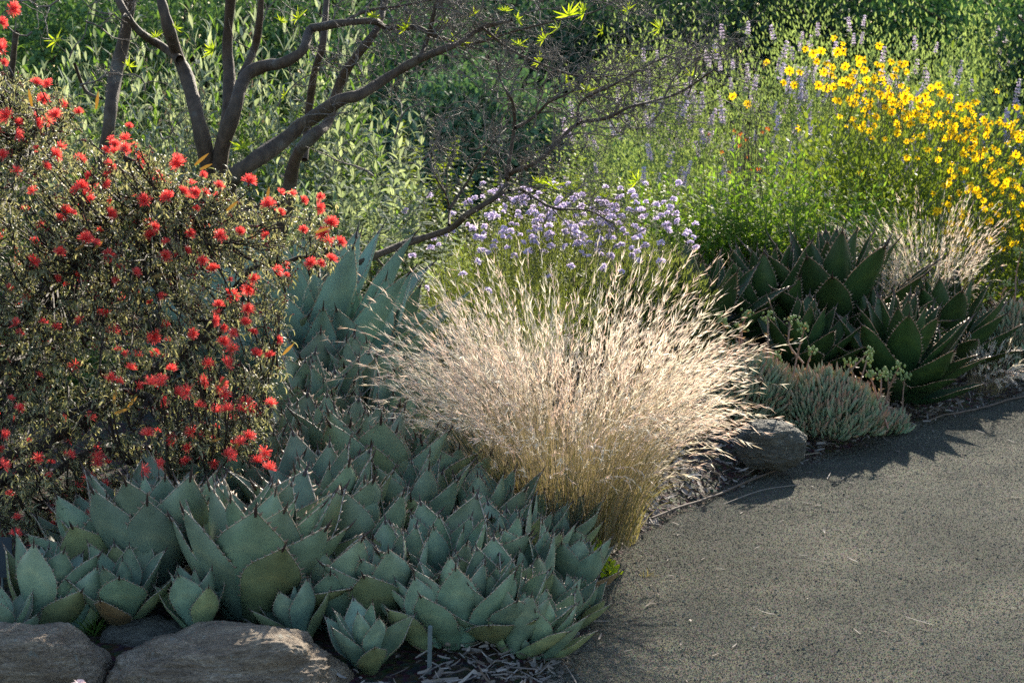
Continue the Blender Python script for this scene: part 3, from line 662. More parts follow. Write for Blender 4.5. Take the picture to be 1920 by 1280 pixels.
# ------------------------------------------------------------------ bare-limbed tree
TY = 8.3
LIMBS = [  # pixel polylines with depth, width in pixels at both ends
    ([(150, 700), (190, 480), (195, 330), (205, 230), (215, 150), (235, 60), (248, -40)], .25, 42, 34, 'trunk'),
    ([(440, 660), (425, 470), (395, 330), (375, 240), (352, 150), (335, 110), (318, 60), (302, 0), (296, -40)], 0, 56, 24, 'trunk'),
    ([(337, 112), (300, 85), (262, 60), (232, 20), (205, -40)], 0, 24, 18, 'limb'),
    ([(440, 660), (430, 470), (412, 330), (424, 240), (430, 150), (426, 80), (436, -40)], .12, 50, 26, 'limb'),
    ([(445, 660), (440, 450), (412, 310), (440, 205), (460, 144), (497, 124), (531, 118), (568, 94), (581, 57), (605, 50), (638, 44), (700, 40), (724, 52), (781, 52), (808, 64), (858, 82)], -.05, 50, 9, 'limb'),
    ([(453, 142), (477, 91), (487, 34), (491, -40)], .05, 22, 18, 'limb'),
    ([(470, 660), (440, 440), (425, 352), (463, 312), (524, 269), (571, 232), (638, 188), (674, 178), (734, 141), (781, 114), (828, 94), (860, 80), (905, 52), (960, 38)], -.2, 62, 9, 'limb'),
    ([(788, 112), (800, 77), (808, 50), (815, 15), (830, -40)], -.2, 15, 9, 'limb'),
    ([(520, 640), (530, 420), (553, 300), (590, 252), (615, 228), (640, 150), (677, 94), (707, 54), (722, 0), (730, -40)], .2, 44, 16, 'limb'),
    ([(570, 300), (578, 215), (590, 134), (605, 84), (612, 0), (614, -40)], .35, 24, 16, 'limb'),
    ([(470, 660), (600, 560), (650, 512), (690, 486), (760, 457), (842, 430), (875, 403), (929, 370), (949, 349), (956, 326), (1003, 306), (1043, 269), (1083, 232), (1137, 222), (1178, 202), (1231, 188), (1278, 172), (1340, 130)], -.35, 24, 5, 'limb'),
    ([(949, 335), (964, 242), (962, 195), (952, 175), (939, 151), (930, 110)], -.35, 12, 4, 'limb'),
    ([(966, 240), (1003, 218), (1030, 191), (1077, 168), (1110, 120)], -.35, 10, 4, 'limb'),
    ([(955, 359), (976, 355), (1010, 376), (1043, 391), (1104, 395), (1150, 420)], -.38, 11, 4, 'limb'),
    ([(842, 422), (842, 390), (835, 363), (815, 329), (805, 290)], -.35, 9, 2.5, 'limb'),
    ([(843, 392), (875, 343), (895, 309), (932, 259), (950, 240)], -.35, 9, 2.5, 'limb'),
    ([(700, 478), (720, 500), (745, 520)], -.35, 10, 4, 'limb'),
    ([(140, 120), (160, 170), (190, 185)], .3, 10, 8, 'limb'),
    ([(-20, 120), (15, 160), (30, 60)], .3, 24, 18, 'limb'),
    ([(1083, 232), (1090, 190), (1150, 160), (1220, 120), (1290, 90)], -.3, 8, 3, 'limb'),
    ([(905, 52), (960, 95), (1040, 130), (1100, 145), (1180, 140), (1260, 150)], -.2, 8, 3, 'limb'),
    ([(858, 82), (900, 80), (960, 60), (1040, 40), (1120, 20), (1180, -20)], -.1, 9, 3, 'limb'),
    ([(638, 44), (690, 20), (760, 10), (850, -10)], -.05, 10, 6, 'limb'),
]
tb = ground_at(at(445, 600, TY)[0], TY)
tree = thing('bare_limbed_tree', 'multi-stemmed dark-barked tree with crooked bare limbs and lime leaf tufts', 'tree', tb)
rng = np.random.default_rng(21)
tws = []
for pl, dy, w0, w1, nm in LIMBS:
    pts = [at(x, y, TY + dy + .1 * math.sin(i * 1.7)) for i, (x, y) in enumerate(pl)]
    if pl[0][1] > 600: pts[0] = ground_at(pts[0][0] if nm == 'trunk' and dy else tb[0], TY + dy) - [0, 0, .05]
    pts = smooth_path(pts); k = len(pts); u = np.linspace(0, 1, k)
    rr = .70 * (w0 + (w1 - w0) * u ** .8) / 2 * TY / FPX * (1 + .07 * np.sin(u * k * .9 + rng.random() * 6) + rng.normal(0, .05, k)) 
    mb = MB(); tube(mb, pts - tb, rr, 12); mb.build(nm, M['bark'], tree)
    for q, r_ in zip(pts[k // 3:], rr[k // 3:]): tws.append((q, r_, nrm(pts[-1] - pts[k // 2])))
# fine crooked twigs
twm = MB(); TW_END = []
def twig(a, d, l, r, depth):
    k = 7; pts = [a]; dd = d
    for i in range(k):
        dd = nrm(dd + rng.normal(0, .33, 3) + np.array([.05, 0, .03])); pts.append(pts[-1] + dd * l / k)
    tube(twm, np.array(pts) - tb, np.linspace(r, r * .35, k + 1), 4 if depth else 5, rng.random())
    TW_END.append(pts[-1])
    if depth < 3:
        for s in range(rng.integers(2, 5)):
            i = rng.integers(1, k + 1); twig(pts[i], nrm(dd * .5 + rdir(1, rng)[0] * .8 + np.array([.2, 0, .1])), l * rng.uniform(.4, .7), r * .6, depth + 1)
thin = [x for x in tws if x[1] < .016 and CAM_H - .75 < x[0][2] < 2.4]
for k in range(200):
    q, r_, d = thin[rng.integers(len(thin))]
    if q[0] < -1.0 and rng.random() < .4: continue
    twig(q, nrm(d * .6 + rdir(1, rng)[0] * .8 + np.array([.25, 0, .12])), rng.uniform(.16, .42), min(r_ * .6, .0035), 0)
for k in range(42):      # tangle at the top of the picture
    q = at(rng.uniform(620, 1330), rng.uniform(-60, 150) , TY + rng.uniform(-.5, .5))
    twig(q, nrm(np.array([rng.normal(.6, .5), rng.normal(0, .5), rng.normal(.1, .5)])), rng.uniform(.2, .45), .003, 0)
for (px, py) in [(60, 60), (110, 0), (160, 40), (130, 110), (150, 160), (520, 200), (540, 240), (270, 170), (300, 250), (880, 280), (700, 330), (790, 300), (740, 260), (1000, 240), (1160, 250), (1220, 230), (1290, 180)]:
    twig(at(px, py, TY + rng.uniform(-.3, .2)), nrm(np.array([rng.normal(0, .5), 0, rng.normal(.6, .5)])), rng.uniform(.18, .35), .0045, 1)
twm.build('twig_tangle', M['twig_grey'], tree)
tuft = []
for k in range(5):
    mb = MB(); m = 9 + k; az = np.linspace(-1.5, 1.5, m) + rng.normal(0, .15, m)
    D = np.stack([np.sin(az), rng.normal(0, .35, m), np.cos(az) * .8 + .1], -1); leaves(mb, np.zeros((m, 3)), D, np.tile([0, -1.0, .3], (m, 1)) + rng.normal(0, .3, (m, 3)), rng.uniform(.04, .07, m), .0065, (.3, 1, .9, .7, .05), rng.uniform(.1, .8, m), .3)
    tuft.append(mb.mesh('leaf_tuft', [M['lime']]))
TUFTS = [(761, 40), (835, 30), (889, 15), (946, 7), (969, 24), (973, 71), (1013, 101), (1060, 138), (1100, 158), (1130, 44), (1067, 15), (1177, 5), (1238, 40), (1036, 336), (1127, 353), (1194, 326), (107, 64), (242, 111), (527, 27), (400, 81), (534, 165), (329, 40), (292, 57), (1340, 84), (1297, 131), (1020, 60), (1045, 40), (925, 60), (860, 70), (1010, 330), (560, 20), (1095, 10), (1180, 90), (455, 265), (700, 20)]
for k, (px, py) in enumerate(TUFTS):
    o = link('leaf_tuft', tuft[k % 5], tree); o.location = at(px, py + 14, TY - .25 + rng.uniform(-.2, .3)) - tb
    o.rotation_euler = (rng.normal(0, .4), rng.normal(.1, .7), rng.normal(0, .5)); s = rng.uniform(.55, .95) * (1.3 if k in (13, 10, 16) else 1); o.scale = (s, s, s)

# ------------------------------------------------------------------ leafy perennials made of leafy stems
def stem_mesh(rng, mats, H, npair, L, W, prof=(.25, .8, 1, .7, .05), up=.5, bend=.7, taper=.45, bare=.15, fold=.2, r=.0028, lean=.05, whorl=2, tip_tuft=True, mi_leaf=0, mi_stem=1):
    mb = MB(); k = 8; t = np.linspace(0, 1, k)
    off = np.cumsum(rng.normal(0, lean * .35, (k, 2)), 0) * H * .3
    pts = np.stack([off[:, 0], off[:, 1], t * H], -1); pts -= pts[0]
    tube(mb, pts, r * (1 - .6 * t), 4, rng.random(), mi_stem)
    u = np.linspace(bare, .99, npair); P = np.stack([np.interp(u, t, pts[:, i]) for i in range(3)], -1)
    PP, DD, UU, LL, WW = [], [], [], [], []
    for i in range(npair):
        s = 1 - taper * max(0, (u[i] - .45) / .55) if u[i] > .45 else .85 + .15 * u[i] / .45
        for q in range(whorl):
            az = i * (math.pi / 2 if whorl == 2 else 1.2) + q * 2 * math.pi / whorl + rng.normal(0, .3)
            el = up + rng.normal(0, .2) + .5 * max(0, u[i] - .8) / .2
            d = np.array([math.cos(az) * math.cos(el), math.sin(az) * math.cos(el), math.sin(el)])
            PP.append(P[i]); DD.append(d); UU.append(np.array([-math.cos(az) * math.sin(el), -math.sin(az) * math.sin(el), math.cos(el)]) + rng.normal(0, .25, 3)); LL.append(L * s * rng.uniform(.75, 1.15)); WW.append(W * s * rng.uniform(.8, 1.15))
    n = len(PP); leaves(mb, np.array(PP), np.array(DD), np.array(UU), np.array(LL), np.array(WW), prof, rng.normal(bend, .35, n), fold, rng.random(n), mi_leaf)
    return mb.mesh('stem', mats)
rng = np.random.default_rng(31)
KINDS = {
    'sage': [stem_mesh(rng, [M['sage'], M['stem']], 1, 16, .11, .030, up=.65, bend=.6) for k in range(6)],
    'broad': [stem_mesh(rng, [M['lush'], M['stem']], 1, 11, .12, .036, up=.5, bend=.7) for k in range(5)],
    'lush': [stem_mesh(rng, [M['lush'], M['stem']], 1, 16, .125, .028, up=.7, bend=.6, taper=.6) for k in range(6)],
    'tall': [stem_mesh(rng, [M['lush'], M['stem']], 1, 13, .065, .012, up=.5, bend=.8, taper=.75, r=.004) for k in range(3)],
    'dry': [stem_mesh(rng, [M['dry'], M['dry']], 1, 12, .07, .012, up=-.3, bend=1.0, r=.003, lean=.15) for k in range(4)],
    'glossy': [stem_mesh(rng, [M['glossy'], M['twig']], 1, 26, .036, .019, prof=(.4, 1, .95, .2), up=.5, bend=.5, lean=.2, whorl=3, taper=.2) for k in range(5)],
    'dark': [stem_mesh(rng, [M['dark_leaf'], M['twig']], 1, 22, .09, .035, up=.3, bend=.6, lean=.2, whorl=3, taper=.3) for k in range(5)],
}
def leafy(name, label, cat, group, pos, ytop, spread, n, kinds, seed, tilt=.22, hmin=.55, tint=(1, 1, 1)):
    """pos = (pixel x, depth); the plant's top reaches pixel row ytop"""
    rng = random.Random(seed)
    c = at(pos[0], ytop, pos[1]); p = ground_at(c[0], c[1]); H = c[2] - p[2]
    root = thing(name, label, cat, p, group)
    for i in range(n):
        r = spread * math.sqrt(rng.random()); a = rng.random() * 6.283
        ms = KINDS[kinds[i % len(kinds)]]
        o = link('stem', ms[rng.randrange(len(ms))], root); o.location = (r * math.cos(a) * .6, r * math.sin(a) * .6, -.02)
        q = r / spread; h = H * (1 - .35 * q * q) * rng.uniform(hmin, 1.03)
        ti = tilt * q + rng.gauss(0, .06)
        o.rotation_euler = Euler((0, ti, a), 'XYZ').to_matrix().to_euler()
        o.rotation_euler = (Matrix.Rotation(a, 3, 'Z') @ Matrix.Rotation(ti, 3, 'Y') @ Matrix.Rotation(rng.random() * 6.28, 3, 'Z')).to_euler()
        wv = rng.uniform(.8, 1.1); o.scale = (wv, wv, h)
        b = rng.uniform(.8, 1.15); o.color = (tint[0] * b, tint[1] * b, tint[2] * b, 1)
    return root
GS = 'grey-green sage plants behind the tree'
SAGES = [
    ((620, 8.95), 215, .36, 34, ['sage'], 'grey-green sage bush under the thick diagonal limb'),
    ((705, 8.9), 165, .34, 34, ['sage'], 'tallest grey sage bush beside the shaded gap in the planting'),
    ((560, 8.75), 330, .3, 24, ['sage'], 'grey sage behind the topmost red flowers next to the limbs'),
    ((700, 8.45), 395, .26, 24, ['sage', 'lush'], 'sage clump at the foot of the low crooked limb'),
    ((640, 8.1), 500, .22, 16, ['lush'], 'green leafy plant beside the pointed agaves under the low limb'),
    ((760, 8.2), 500, .24, 16, ['lush', 'sage'], 'small leafy plant between the low limb and the straw grass'),
    ((780, 9.5), 330, .3, 24, ['sage', 'lush'], 'pale sage clump in sun behind the low crooked limb'),
    ((880, 9.6), 400, .3, 20, ['lush', 'sage'], 'leafy clump just behind the purple flowers under the crooked limb')]
for k, (pos, yt, sp, n, kd, lab) in enumerate(SAGES): leafy('sage_bush', lab, 'shrub', GS, pos, yt, sp, n, kd, 300 + k, tint=(1, .97, 1.2) if k != 2 else (.85, 1, 1.1))
GT = 'tall leafy perennials behind the tree trunks'
TALL = [
    ((15, 9.4), -30, .3, 20, ['broad', 'sage'], 'tall broad-leaved plant in the picture corner above the red flowers'),
    ((105, 9.7), -40, .35, 22, ['broad', 'sage'], 'tall bright plant between the picture corner and the thickest trunk'),
    ((255, 10.4), -60, .4, 30, ['sage', 'dry', 'sage', 'lush'], 'tall plants with dry stalks seen between the two big trunks'),
    ((360, 10.6), -60, .4, 34, ['sage', 'lush'], 'tall silvery plant right behind the forking trunk'.replace('right ', '')),
    ((465, 10.2), -60, .4, 34, ['sage', 'sage', 'dry'], 'tall silvery plant seen through the centre of the tree'),
    ((565, 10.3), -40, .4, 34, ['sage', 'lush'], 'tall silvery plant behind the leaning limbs'),
    ((660, 10.6), 40, .35, 26, ['sage'], 'silvery plant beside the shaded gap above the thick limb'),
    ((190, 9.6), 150, .35, 24, ['sage', 'lush'], 'lower leafy plant between trunk and topmost red flowers'),
    ((290, 9.4), 230, .35, 30, ['dry', 'dry', 'sage'], 'grey half-dead plant in shade between the trunks'),
    ((-20, 7.3), 560, .3, 26, ['dry', 'lush', 'broad'], 'low leafy plant showing through the shaded inside of the red-flowered shrub'),
    ((130, 7.5), 590, .3, 28, ['lush', 'dry', 'broad'], 'low dim plant behind the middle of the red-flowered shrub'),
    ((290, 7.7), 600, .3, 26, ['lush', 'dry', 'sage'], 'low leafy plant behind the shrub beside the hidden pointed agave'),
    ((500, 9.6), 190, .3, 26, ['sage', 'lush'], 'leafy plant filling the gap between fork and thick limb')]
for k, (pos, yt, sp, n, kd, lab) in enumerate(TALL): leafy('tall_perennial', lab, 'plant', GT, pos, yt, sp, int(n * 1.6), kd, 330 + k, hmin=.7, tint=(1.0, .95, 1.35))
GR = 'fresh green perennials above the dark agaves'
FRESH = [
    ((1255, 9.9), 315, .28, 39, ['lush'], 'fresh green perennial beside the purple mound'),
    ((1335, 9.8), 255, .3, 45, ['lush'], 'fresh green perennial above the middle dark agave'),
    ((1425, 9.9), 245, .3, 45, ['lush'], 'bushy green perennial in the middle of the fresh green stand'),
    ((1515, 10.0), 265, .32, 48, ['lush'], 'bushy green perennial above the tallest dark agave'),
    ((1600, 10.1), 295, .3, 39, ['lush'], 'fresh green perennial against the lower yellow daisies'),
    ((1690, 10.3), 380, .3, 20, ['lush', 'glossy'], 'green perennial behind the dry grass tuft'),
    ((1490, 9.7), 90, .12, 2, ['tall'], 'single very tall green flower stem rising past the yellow daisies'),
    ((1370, 9.7), 175, .2, 4, ['tall', 'lush'], 'few tall green stems beside the purple flowers reaching dry twigs'),
    ((1200, 10.3), 400, .3, 22, ['lush', 'sage'], 'leafy clump behind the far end of the purple flowers')]
for k, (pos, yt, sp, n, kd, lab) in enumerate(FRESH): leafy('green_perennial', lab, 'plant', GR, pos, yt, sp, n, kd, 360 + k, hmin=.78 if 'tall' not in kd else .9, tint=(1.4, 1.28, 1.25))
GG = 'small-leaved glossy shrubs in the sunny gap'
for k, (pos, yt, sp, n, lab) in enumerate([
    ((800, 11.2), 190, .5, 60, 'glossy yellow-green shrub below the shaded gap'),
    ((900, 11.5), 260, .45, 46, 'low glossy shrub under the deepest shade'),
    ((1060, 11.3), 265, .5, 60, 'glossy shrub behind the crooked twigs and purple mound'),
    ((1170, 11.2), 255, .5, 56, 'glossy shrub with sparkling leaves beside the fresh green stems'),
    ((1290, 11.6), 270, .45, 40, 'glossy shrub with rusty flowers behind the tall stems'),
    ((970, 10.4), 310, .35, 34, 'glossy shrub directly behind the purple flowers')]):
    sh = leafy('glossy_shrub', lab, 'shrub', GG, pos, yt, sp, n, ['glossy'], 400 + k, tilt=.5, hmin=.5, tint=(1.15, 1.1, .9))

# ------------------------------------------------------------------ purple flowering mound
rng = np.random.default_rng(51)
GYd = 8.75
pb = ground_at(at(1060, 430, GYd)[0], GYd)
mound = thing('purple_flowering_mound', 'airy mound of lilac pompom flowers behind the straw grass', 'flowering plant', pb)
POLY = [(770, 480), (800, 440), (880, 375), (940, 345), (1010, 340), (1100, 350), (1200, 345), (1290, 380), (1320, 450), (1290, 500), (1200, 520), (1100, 500), (980, 480), (900, 500), (820, 520)]
def blob(mb, n, c, rad, ln, wd, rng, mats_prof=(.5, 1, .8, .1), shell=.5, up=.4, clump=0, fold=0.2, bend=.5):
    d = rdir(n, rng); d[:, 2] = np.abs(d[:, 2]) * 1.0 - .12 * rng.random(n); rr = shell + (1 - shell) * rng.random(n) ** .6
    P = d * np.array(rad) * rr[:, None]
    if clump:
        cc = rdir(clump, rng); cc[:, 2] = np.abs(cc[:, 2]); k = rng.integers(0, clump, n); sz = rng.uniform(.12, .3, clump)
        P = (cc[k] * (.55 + .42 * rng.random(clump)[k])[:, None] + rng.normal(0, 1, (n, 3)) * sz[k][:, None] * .75) * np.array(rad)
        d = nrm(P / np.array(rad))
    P = P + np.array(c); P[:, 2] = np.maximum(P[:, 2], .01)
    D = nrm(d + np.array([0, 0, up]) + rdir(n, rng) * .8)
    leaves(mb, P, D, nrm(rdir(n, rng) + d), rng.uniform(.6, 1.2, n) * ln, rng.uniform(.7, 1.2, n) * wd, mats_prof, rng.normal(bend, .4, n), fold, np.clip(rng.normal(.5, .28, n), 0, 1))
mb = MB(); blob(mb, 24000, (0, 0, .12), (.72, .42, .56), .026, .0028, rng, shell=.55, up=.9, fold=0); blob(mb, 9000, (-.3, -.1, .05), (.55, .35, .38), .026, .0028, rng, shell=.5, up=.9, fold=0)
gil_fol = mb
def pom(mb, c, r, n, rng):
    d = rdir(n, rng); d[:, 2] = np.where(d[:, 2] < -.3, -d[:, 2], d[:, 2])
    leaves(mb, c + d * r * .35, d, rdir(n, rng), r * rng.uniform(.45, .75, n), r * .42, (.5, 1, .9, .3), rng.normal(.6, .3, n), .2, rng.random(n))
pm = []
for k in range(5):
    m2 = MB(); pom(m2, np.zeros(3), .019, 48, rng); pm.append(m2.mesh('flower', [M['purple']]))
st = gil_fol; rest = MB()
GIL = [(1010, 342), (1040, 345), (940, 350), (905, 345), (1065, 345), (985, 375), (965, 380), (1075, 372), (1045, 382), (1110, 392), (1050, 390), (945, 388), (990, 400), (960, 420), (1005, 415), (1030, 405), (1060, 415), (1080, 405), (1100, 420), (1125, 400), (1155, 385), (1165, 405), (1180, 395), (1160, 420), (1210, 345), (1272, 343), (1245, 380), (1255, 395), (1240, 405), (1270, 415), (1245, 425), (1295, 455), (1305, 465), (1300, 445), (1285, 440), (808, 465), (930, 375), (880, 378), (890, 372), (995, 470), (940, 437), (980, 455), (1035, 440), (1010, 425), (1060, 435), (1090, 440), (1120, 435), (1140, 445), (1105, 455), (1145, 425), (1175, 440), (1200, 445), (1190, 425), (1165, 460), (1120, 470), (1145, 480), (1090, 475), (1185, 480), (1060, 462), (1030, 465), (868, 515), (800, 540), (760, 395), (805, 368), (915, 545), (1030, 518), (1070, 500), (1130, 505), (1165, 510)]
while len(GIL) < 250:
    x, y = rng.normal(1070, 140), rng.normal(415, 45)
    if in_poly(np.array([x]), np.array([y]), POLY)[0]: GIL.append((x, y))
for k, (x, y) in enumerate(GIL):
    Yd = GYd + (.25 - (y - 340) / 180 * .75) + rng.normal(0, .07); q = at(x, y, Yd); s = rng.uniform(.75, 1.15)
    tube(st, [q - pb - [rng.normal(0, .06), rng.normal(0, .05), rng.uniform(.15, .35)], q - pb - [rng.normal(0, .01), 0, .06], q - pb], .0012, 3, .5, 1)
    if k < 100:
        o = link('flower', pm[k % 5], mound); o.location = q - pb; o.rotation_euler = (rng.normal(0, .4), rng.normal(0, .4), rng.random() * 6); o.scale = (s, s, s * .85)
    else: pom(rest, q - pb, .019 * s, 36, rng)
gil_fol.build('foliage', [M['fine'], M['stem']], mound); kind(rest.build('flower_mass', M['purple'], mound), 'stuff')

# ------------------------------------------------------------------ yellow daisy bush
rng = np.random.default_rng(61)
DY = 11.3
db = ground_at(at(1740, 300, DY)[0], DY)
daisy = thing('yellow_daisy_bush', 'wide bush of yellow brown-eyed daisies above the dry grass tuft', 'flowering plant', db)
mb = MB(); blob(mb, 9000, (-.1, .1, .1), (.95, .55, 1.02), .045, .019, rng, shell=.55, up=.3, clump=110); blob(mb, 5000, (.55, -.25, .05), (.6, .45, .62), .042, .018, rng, shell=.5, up=.3, clump=60); dz_fol = mb
def daisyhead(mb, c, ax, r, rng, full=True):
    q = Vector(ax).to_track_quat('Z', 'Y'); m = 11 if full else 6; a = np.arange(m) / m * 6.283 + rng.random() * 6 + rng.normal(0, .1, m)
    loc = np.stack([np.cos(a), np.sin(a), rng.normal(-.12 if full else -.8, .2, m)], -1); mt = np.array(q.to_matrix()); D = loc @ mt.T
    leaves(mb, c + D * r * .2, D, np.tile(np.array(ax), (m, 1)), r * rng.uniform(.75, 1, m), r * .42, (.5, 1, 1, .8, .35), rng.normal(.3, .25, m), .12, rng.random(m), 0)
    z = np.array(ax)
    tube(mb, [c - z * r * .18, c - z * r * .02, c + z * r * .14, c + z * r * .2], [r * .1, r * .21, r * .18, r * .04], 8, .5, 1)
YL = [(1510, 92), (1525, 100), (1540, 96), (1570, 98), (1532, 115), (1645, 120), (1672, 115), (1700, 135), (1610, 110), (1550, 118), (1560, 140), (1545, 135), (1585, 125), (1595, 145), (1620, 130), (1640, 150), (1500, 135), (1480, 133), (1470, 155), (1490, 160), (1535, 160), (1550, 165), (1437, 117), (1374, 181), (1402, 195), (1590, 158), (1615, 165), (1625, 150), (1580, 155), (1600, 150), (1655, 125), (1680, 130), (1690, 120), (1745, 165), (1760, 160), (1735, 180), (1765, 175), (1690, 160), (1700, 170), (1670, 180), (1650, 175), (1620, 190), (1660, 200), (1690, 195), (1720, 185), (1745, 195), (1700, 208), (1725, 200), (1740, 215), (1760, 215), (1775, 210), (1800, 200), (1815, 195), (1790, 215), (1830, 190), (1825, 215), (1845, 225), (1805, 225), (1850, 235), (1875, 230), (1880, 225), (1730, 225), (1750, 230), (1780, 230), (1600, 195), (1640, 235), (1630, 245), (1615, 240), (1660, 260), (1700, 265), (1710, 262), (1790, 255), (1800, 260), (1830, 260), (1815, 250), (1770, 260), (1845, 280), (1860, 300), (1900, 255), (1910, 262), (1890, 265), (1905, 290), (1915, 300), (1895, 310), (1850, 310), (1830, 300), (1810, 320), (1790, 330), (1700, 295), (1500, 240), (1615, 325), (1740, 280), (1760, 300), (1870, 340), (1880, 360), (1900, 350), (1820, 350), (1780, 345), (1700, 300)]
while len(YL) < 350:
    x = rng.uniform(1560, 1960); y = 130 + (x - 1560) * .36 + rng.normal(30, 45)
    if rng.random() < .45: x, y = rng.uniform(1750, 1960), rng.uniform(320, 470)
    YL.append((x, y))
dh = []
for k in range(6):
    m2 = MB(); daisyhead(m2, np.zeros(3), np.array([0, 0, 1.0]), .025, rng, k < 5); dh.append(m2.mesh('flower', [M['yellow'], M['disc']]))
rest = MB(); st = dz_fol
for k, (x, y) in enumerate(YL):
    low = y > 130 + max(0, x - 1560) * .36 + 70
    q = at(x, y, DY - (.75 if low else .15) + rng.normal(0, .15)) - db
    ax = nrm(np.array([rng.normal(.05, .4), -1, rng.normal(.35, .45)])); s = rng.uniform(.75, 1.1) * (.8 if low else 1)
    tube(st, [q - [rng.uniform(-.02, .15), rng.normal(-.05, .05), rng.uniform(.15, .3)], q - ax * .06 - [0, 0, .03], q - ax * .005], .0019, 4, rng.random(), 1)
    if k < 100:
        o = link('flower', dh[rng.integers(0, 6) if k > 30 else k % 5], daisy); o.location = q; o.rotation_mode = 'QUATERNION'; o.rotation_quaternion = Vector(ax).to_track_quat('Z', 'Y') @ Quaternion((0, 0, 1), rng.random() * 6); o.scale = (s, s, s)
    else: daisyhead(rest, q, ax, .024 * s, rng, rng.random() > .3)
dz_fol.build('foliage', [M['glossy'], M['stem']], daisy); kind(rest.build('flower_mass', [M['yellow'], M['disc']], daisy), 'stuff')
orange = thing('orange_wildflower', 'straggly plant with small rusty orange flowers behind the tall green stems', 'flowering plant', ground_at(at(1400, 270, 10.7)[0], 10.7))
ob = np.array(orange.location)
for k in range(14):
    x, y = rng.normal(1405, 28), rng.normal(262, 36); q = at(x, y, 10.7 + rng.normal(0, .15)) - ob; m2 = MB(); daisyhead(m2, q, nrm(np.array([rng.normal(0, .5), -1, .5])), .016, rng, False)
    m2.build('flower', [M['orange'], M['disc']], orange)
mb = MB()
for k in range(40):
    x, y = rng.normal(1405, 28), rng.normal(262, 36); q = at(x, y, 10.7) - ob; tube(mb, [(rng.normal(0, .05), rng.normal(0, .05), 0), q * .5 + rng.normal(0, .04, 3), q], .0015, 4, .5)
mb.build('stem_tangle', M['dry'], orange)

# ------------------------------------------------------------------ lilac-spiked sages at the back
rng = np.random.default_rng(71)
GCs = 'lilac-flowered sages along the back'
sp_m = []
for k in range(5):
    m2 = MB(); H = .30; tube(m2, [(0, 0, 0), (.004, 0, H * .5), (0, .004, H)], [.003, .0025, .0015], 5, .5, 1)
    for j, z in enumerate(np.linspace(.30, 1, 5)):
        n_ = 34; d = rdir(n_, rng); d[:, 2] *= .5; d = nrm(d); r = .030 * (1.05 - .5 * z)
        leaves(m2, np.array([0, 0, z * H]) + d * .008, d, np.tile([0, 0, 1.0], (n_, 1)) + rng.normal(0, .4, (n_, 3)), r * rng.uniform(.7, 1.1, n_), .011, (.6, 1, 1, .5), rng.normal(.2, .4, n_), .2, rng.random(n_), 0)
    n_ = 8; d = rdir(n_, rng); d[:, 2] = np.abs(d[:, 2]) * .6; leaves(m2, np.tile([0, 0, .03], (n_, 1)) + rng.normal(0, .02, (n_, 3)), d, np.tile([0, 0, 1.0], (n_, 1)), .045, .011, var=rng.random(n_), mi=2)
    sp_m.append(m2.mesh('flower_spike', [M['pale_lilac'], M['stem'], M['sage']]))
for k, (px, yt, Y, rx, n, lab, tint) in enumerate([
    (1210, 40, 14.4, .75, 61, 'lilac-spiked sage behind the tangle of bare twigs', 1),
    (1400, 10, 14.6, .85, 78, 'lilac-spiked sage beside the tallest green stem', 1),
    (1560, -20, 15.0, .8, 72, 'lilac-spiked sage towering behind the first yellow daisies', 1),
    (1730, 30, 14.6, .8, 84, 'lilac-spiked sage with the most spikes behind the yellow daisies', 1),
    (1885, 95, 14.1, .7, 84, 'lilac-spiked sage sinking into shade at the picture edge', 1),
    (1860, -10, 15.6, .5, 24, 'far lilac-spiked sage against the dark trees', 1)]):
    c = at(px, yt, Y); p = ground_at(c[0], Y); H = c[2] - p[2] - .16
    root = thing('lilac_sage', lab, 'shrub', p, GCs)
    m2 = MB(); blob(m2, 12000, (0, 0, 0), (rx, rx * .8, H * .97), .036, .010, rng, shell=.6, up=.7, clump=120); m2.build('foliage', M['sage'], root).color = (.85, .9, .66, 1)
    for j in range(n):
        d = rdir(1, rng)[0]; d[2] = abs(d[2]) ** .6; d[1] = -abs(d[1]) if rng.random() < .75 else d[1]; d = nrm(d); q = d * np.array([rx, rx * .8, H]) * rng.uniform(.74, .99)
        if k == 4 : q[2] *= rng.uniform(.7, 1)
        o = link('flower_spike', sp_m[rng.integers(5)], root); o.location = q; ax = nrm(d * .5 + np.array([rng.normal(0, .15), rng.normal(0, .15), .9]))
        o.rotation_mode = 'QUATERNION'; o.rotation_quaternion = Vector(ax).to_track_quat('Z', 'Y'); s = rng.uniform(.5, .85); o.scale = (s, s, s * .6)

